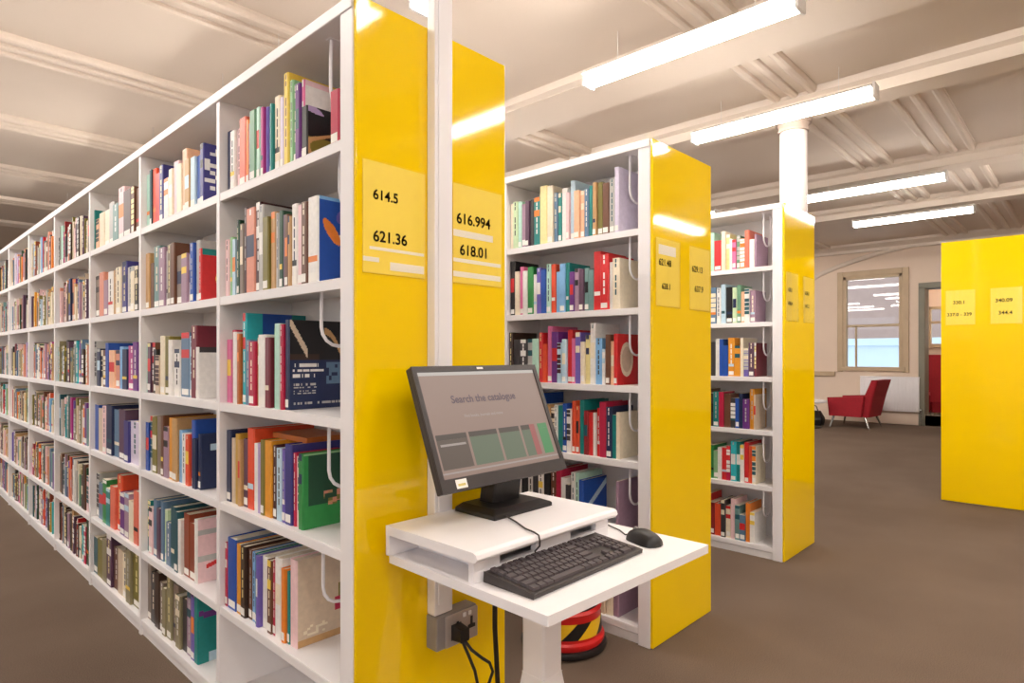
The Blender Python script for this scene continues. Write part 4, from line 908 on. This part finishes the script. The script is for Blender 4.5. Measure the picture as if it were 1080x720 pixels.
armchair((14.2, 2.02, 0), math.radians(-80), 'red high backed armchair seen through the doorway', 1.28)

rd = empty('radiator', (13.15, 2.72, 0), 'white panel radiator on the far wall behind the red armchair', 'radiator')
b = MB()
for k in range(24):
    y = 2.33 + k * 0.040
    b.box(13.10, 13.115, y, y + 0.030, 0.26, 0.84, M_white)
b.box(13.115, 13.16, 2.33, 3.28, 0.24, 0.86, M_white)
b.build('panel', rd, bevel=0.003)
part('top_grille', rd, M_white, [(13.095, 13.165, 2.325, 3.285, 0.86, 0.875)], 0.003)
b = MB(); b.tube([(13.13, 2.30, 0.30), (13.13, 2.30, 0.0)], 0.012, M_chrome); b.tube([(13.13, 2.335, 0.28), (13.13, 2.29, 0.28)], 0.02, M_chrome); b.build('valve_pipe', rd)
part('bracket', rd, M_white, [(13.16, 13.199, 2.5, 2.53, 0.3, 0.8), (13.16, 13.199, 3.1, 3.13, 0.3, 0.8)])
struct(part('trim_40', None, M_wood, [(XW - 0.05, XW, WY1 + 0.14, 6.0, 0.86, 0.95)], 0.006))

tb = empty('low_table', (11.55, 3.72, 0), 'low white table at the far end beside the red armchair', 'table')
b = MB(); b.lathe([(0.28, 0.44), (0.30, 0.45), (0.30, 0.475), (0.28, 0.48)], (11.55, 3.72, 0), M_white, 36); b.build('tabletop', tb)
b = MB(); b.lathe([(0.05, 0.03), (0.035, 0.08), (0.035, 0.44)], (11.55, 3.72, 0), M_chrome, 20); b.build('stem', tb)
b = MB(); b.lathe([(0.22, 0.0), (0.22, 0.02), (0.06, 0.035)], (11.55, 3.72, 0), M_black, 36); b.build('base', tb)
bg = MB(); bg.loft([[(11.93, 3.62, 0.0), (12.13, 3.62, 0.0), (12.13, 3.98, 0.0), (11.93, 3.98, 0.0)], [(11.91, 3.60, 0.12), (12.15, 3.60, 0.12), (12.15, 4.0, 0.12), (11.91, 4.0, 0.12)], [(11.98, 3.66, 0.26), (12.08, 3.66, 0.26), (12.08, 3.94, 0.26), (11.98, 3.94, 0.26)]], M_black)
bgo = empty('black_bag', (12.03, 3.8, 0), 'small black bag on the carpet near the low table', 'bag')
bg.build('bag_body', bgo, bevel=0.03, seg=3)
b = MB(); b.tube([(12.03, 3.70, 0.25), (12.03, 3.73, 0.34), (12.03, 3.80, 0.37), (12.03, 3.87, 0.34), (12.03, 3.90, 0.25)], 0.01, M_black); b.build('handle', bgo)

# ------------------------------------------------------------------ outside the far window
M_brick = mat('pinkish render', '9d857b', 0.9, noise=0.06, nscale=3)
M_rend = mat('white render', 'b4c4cf', 0.9, noise=0.03, nscale=3)
bd = empty('building', (27, 6, 0), 'pinkish building seen through the far sash window', 'building')
part('wall', bd, M_brick, [(27, 33, -6, 16, -2, 9)])
for y in (-1.5, 2.2, 8.6, 12.0):
    fw_ = part('window', bd, M_rend, [(26.93, 27.0, y, y + 1.3, 3.2, 5.2)], 0.01)
    part('pane', fw_, mat('dark window pane', '3c4650', 0.1), [(26.91, 26.93, y + 0.1, y + 1.2, 3.3, 5.1)])
lo = empty('building', (20, 6, 0), 'low white outbuilding seen through the lower half of the far window', 'building')
part('wall', lo, M_rend, [(20.0, 23, -2, 14, -2, 1.55)])
part('roof_edge', lo, M_rend, [(19.9, 23.1, -2.1, 14.1, 1.55, 1.75)], 0.02)

# ------------------------------------------------------------------ daylight
w = bpy.data.worlds.new('daylight'); SC.world = w; w.use_nodes = True
nt = w.node_tree
bgn = nt.nodes['Background']; bgn.inputs['Color'].default_value = (0.86, 0.93, 1.0, 1); bgn.inputs['Strength'].default_value = 1.3

vs_ = SC.view_settings
vs_.view_transform = 'Standard'; vs_.look = 'None'; vs_.exposure = 1.05; vs_.gamma = 1.0; vs_.use_curve_mapping = False
SC.cycles.max_bounces = 10; SC.cycles.diffuse_bounces = 5; SC.cycles.glossy_bounces = 4; SC.cycles.transparent_max_bounces = 16
SC.cycles.sample_clamp_indirect = 6.0
SC.cycles.use_denoising = True
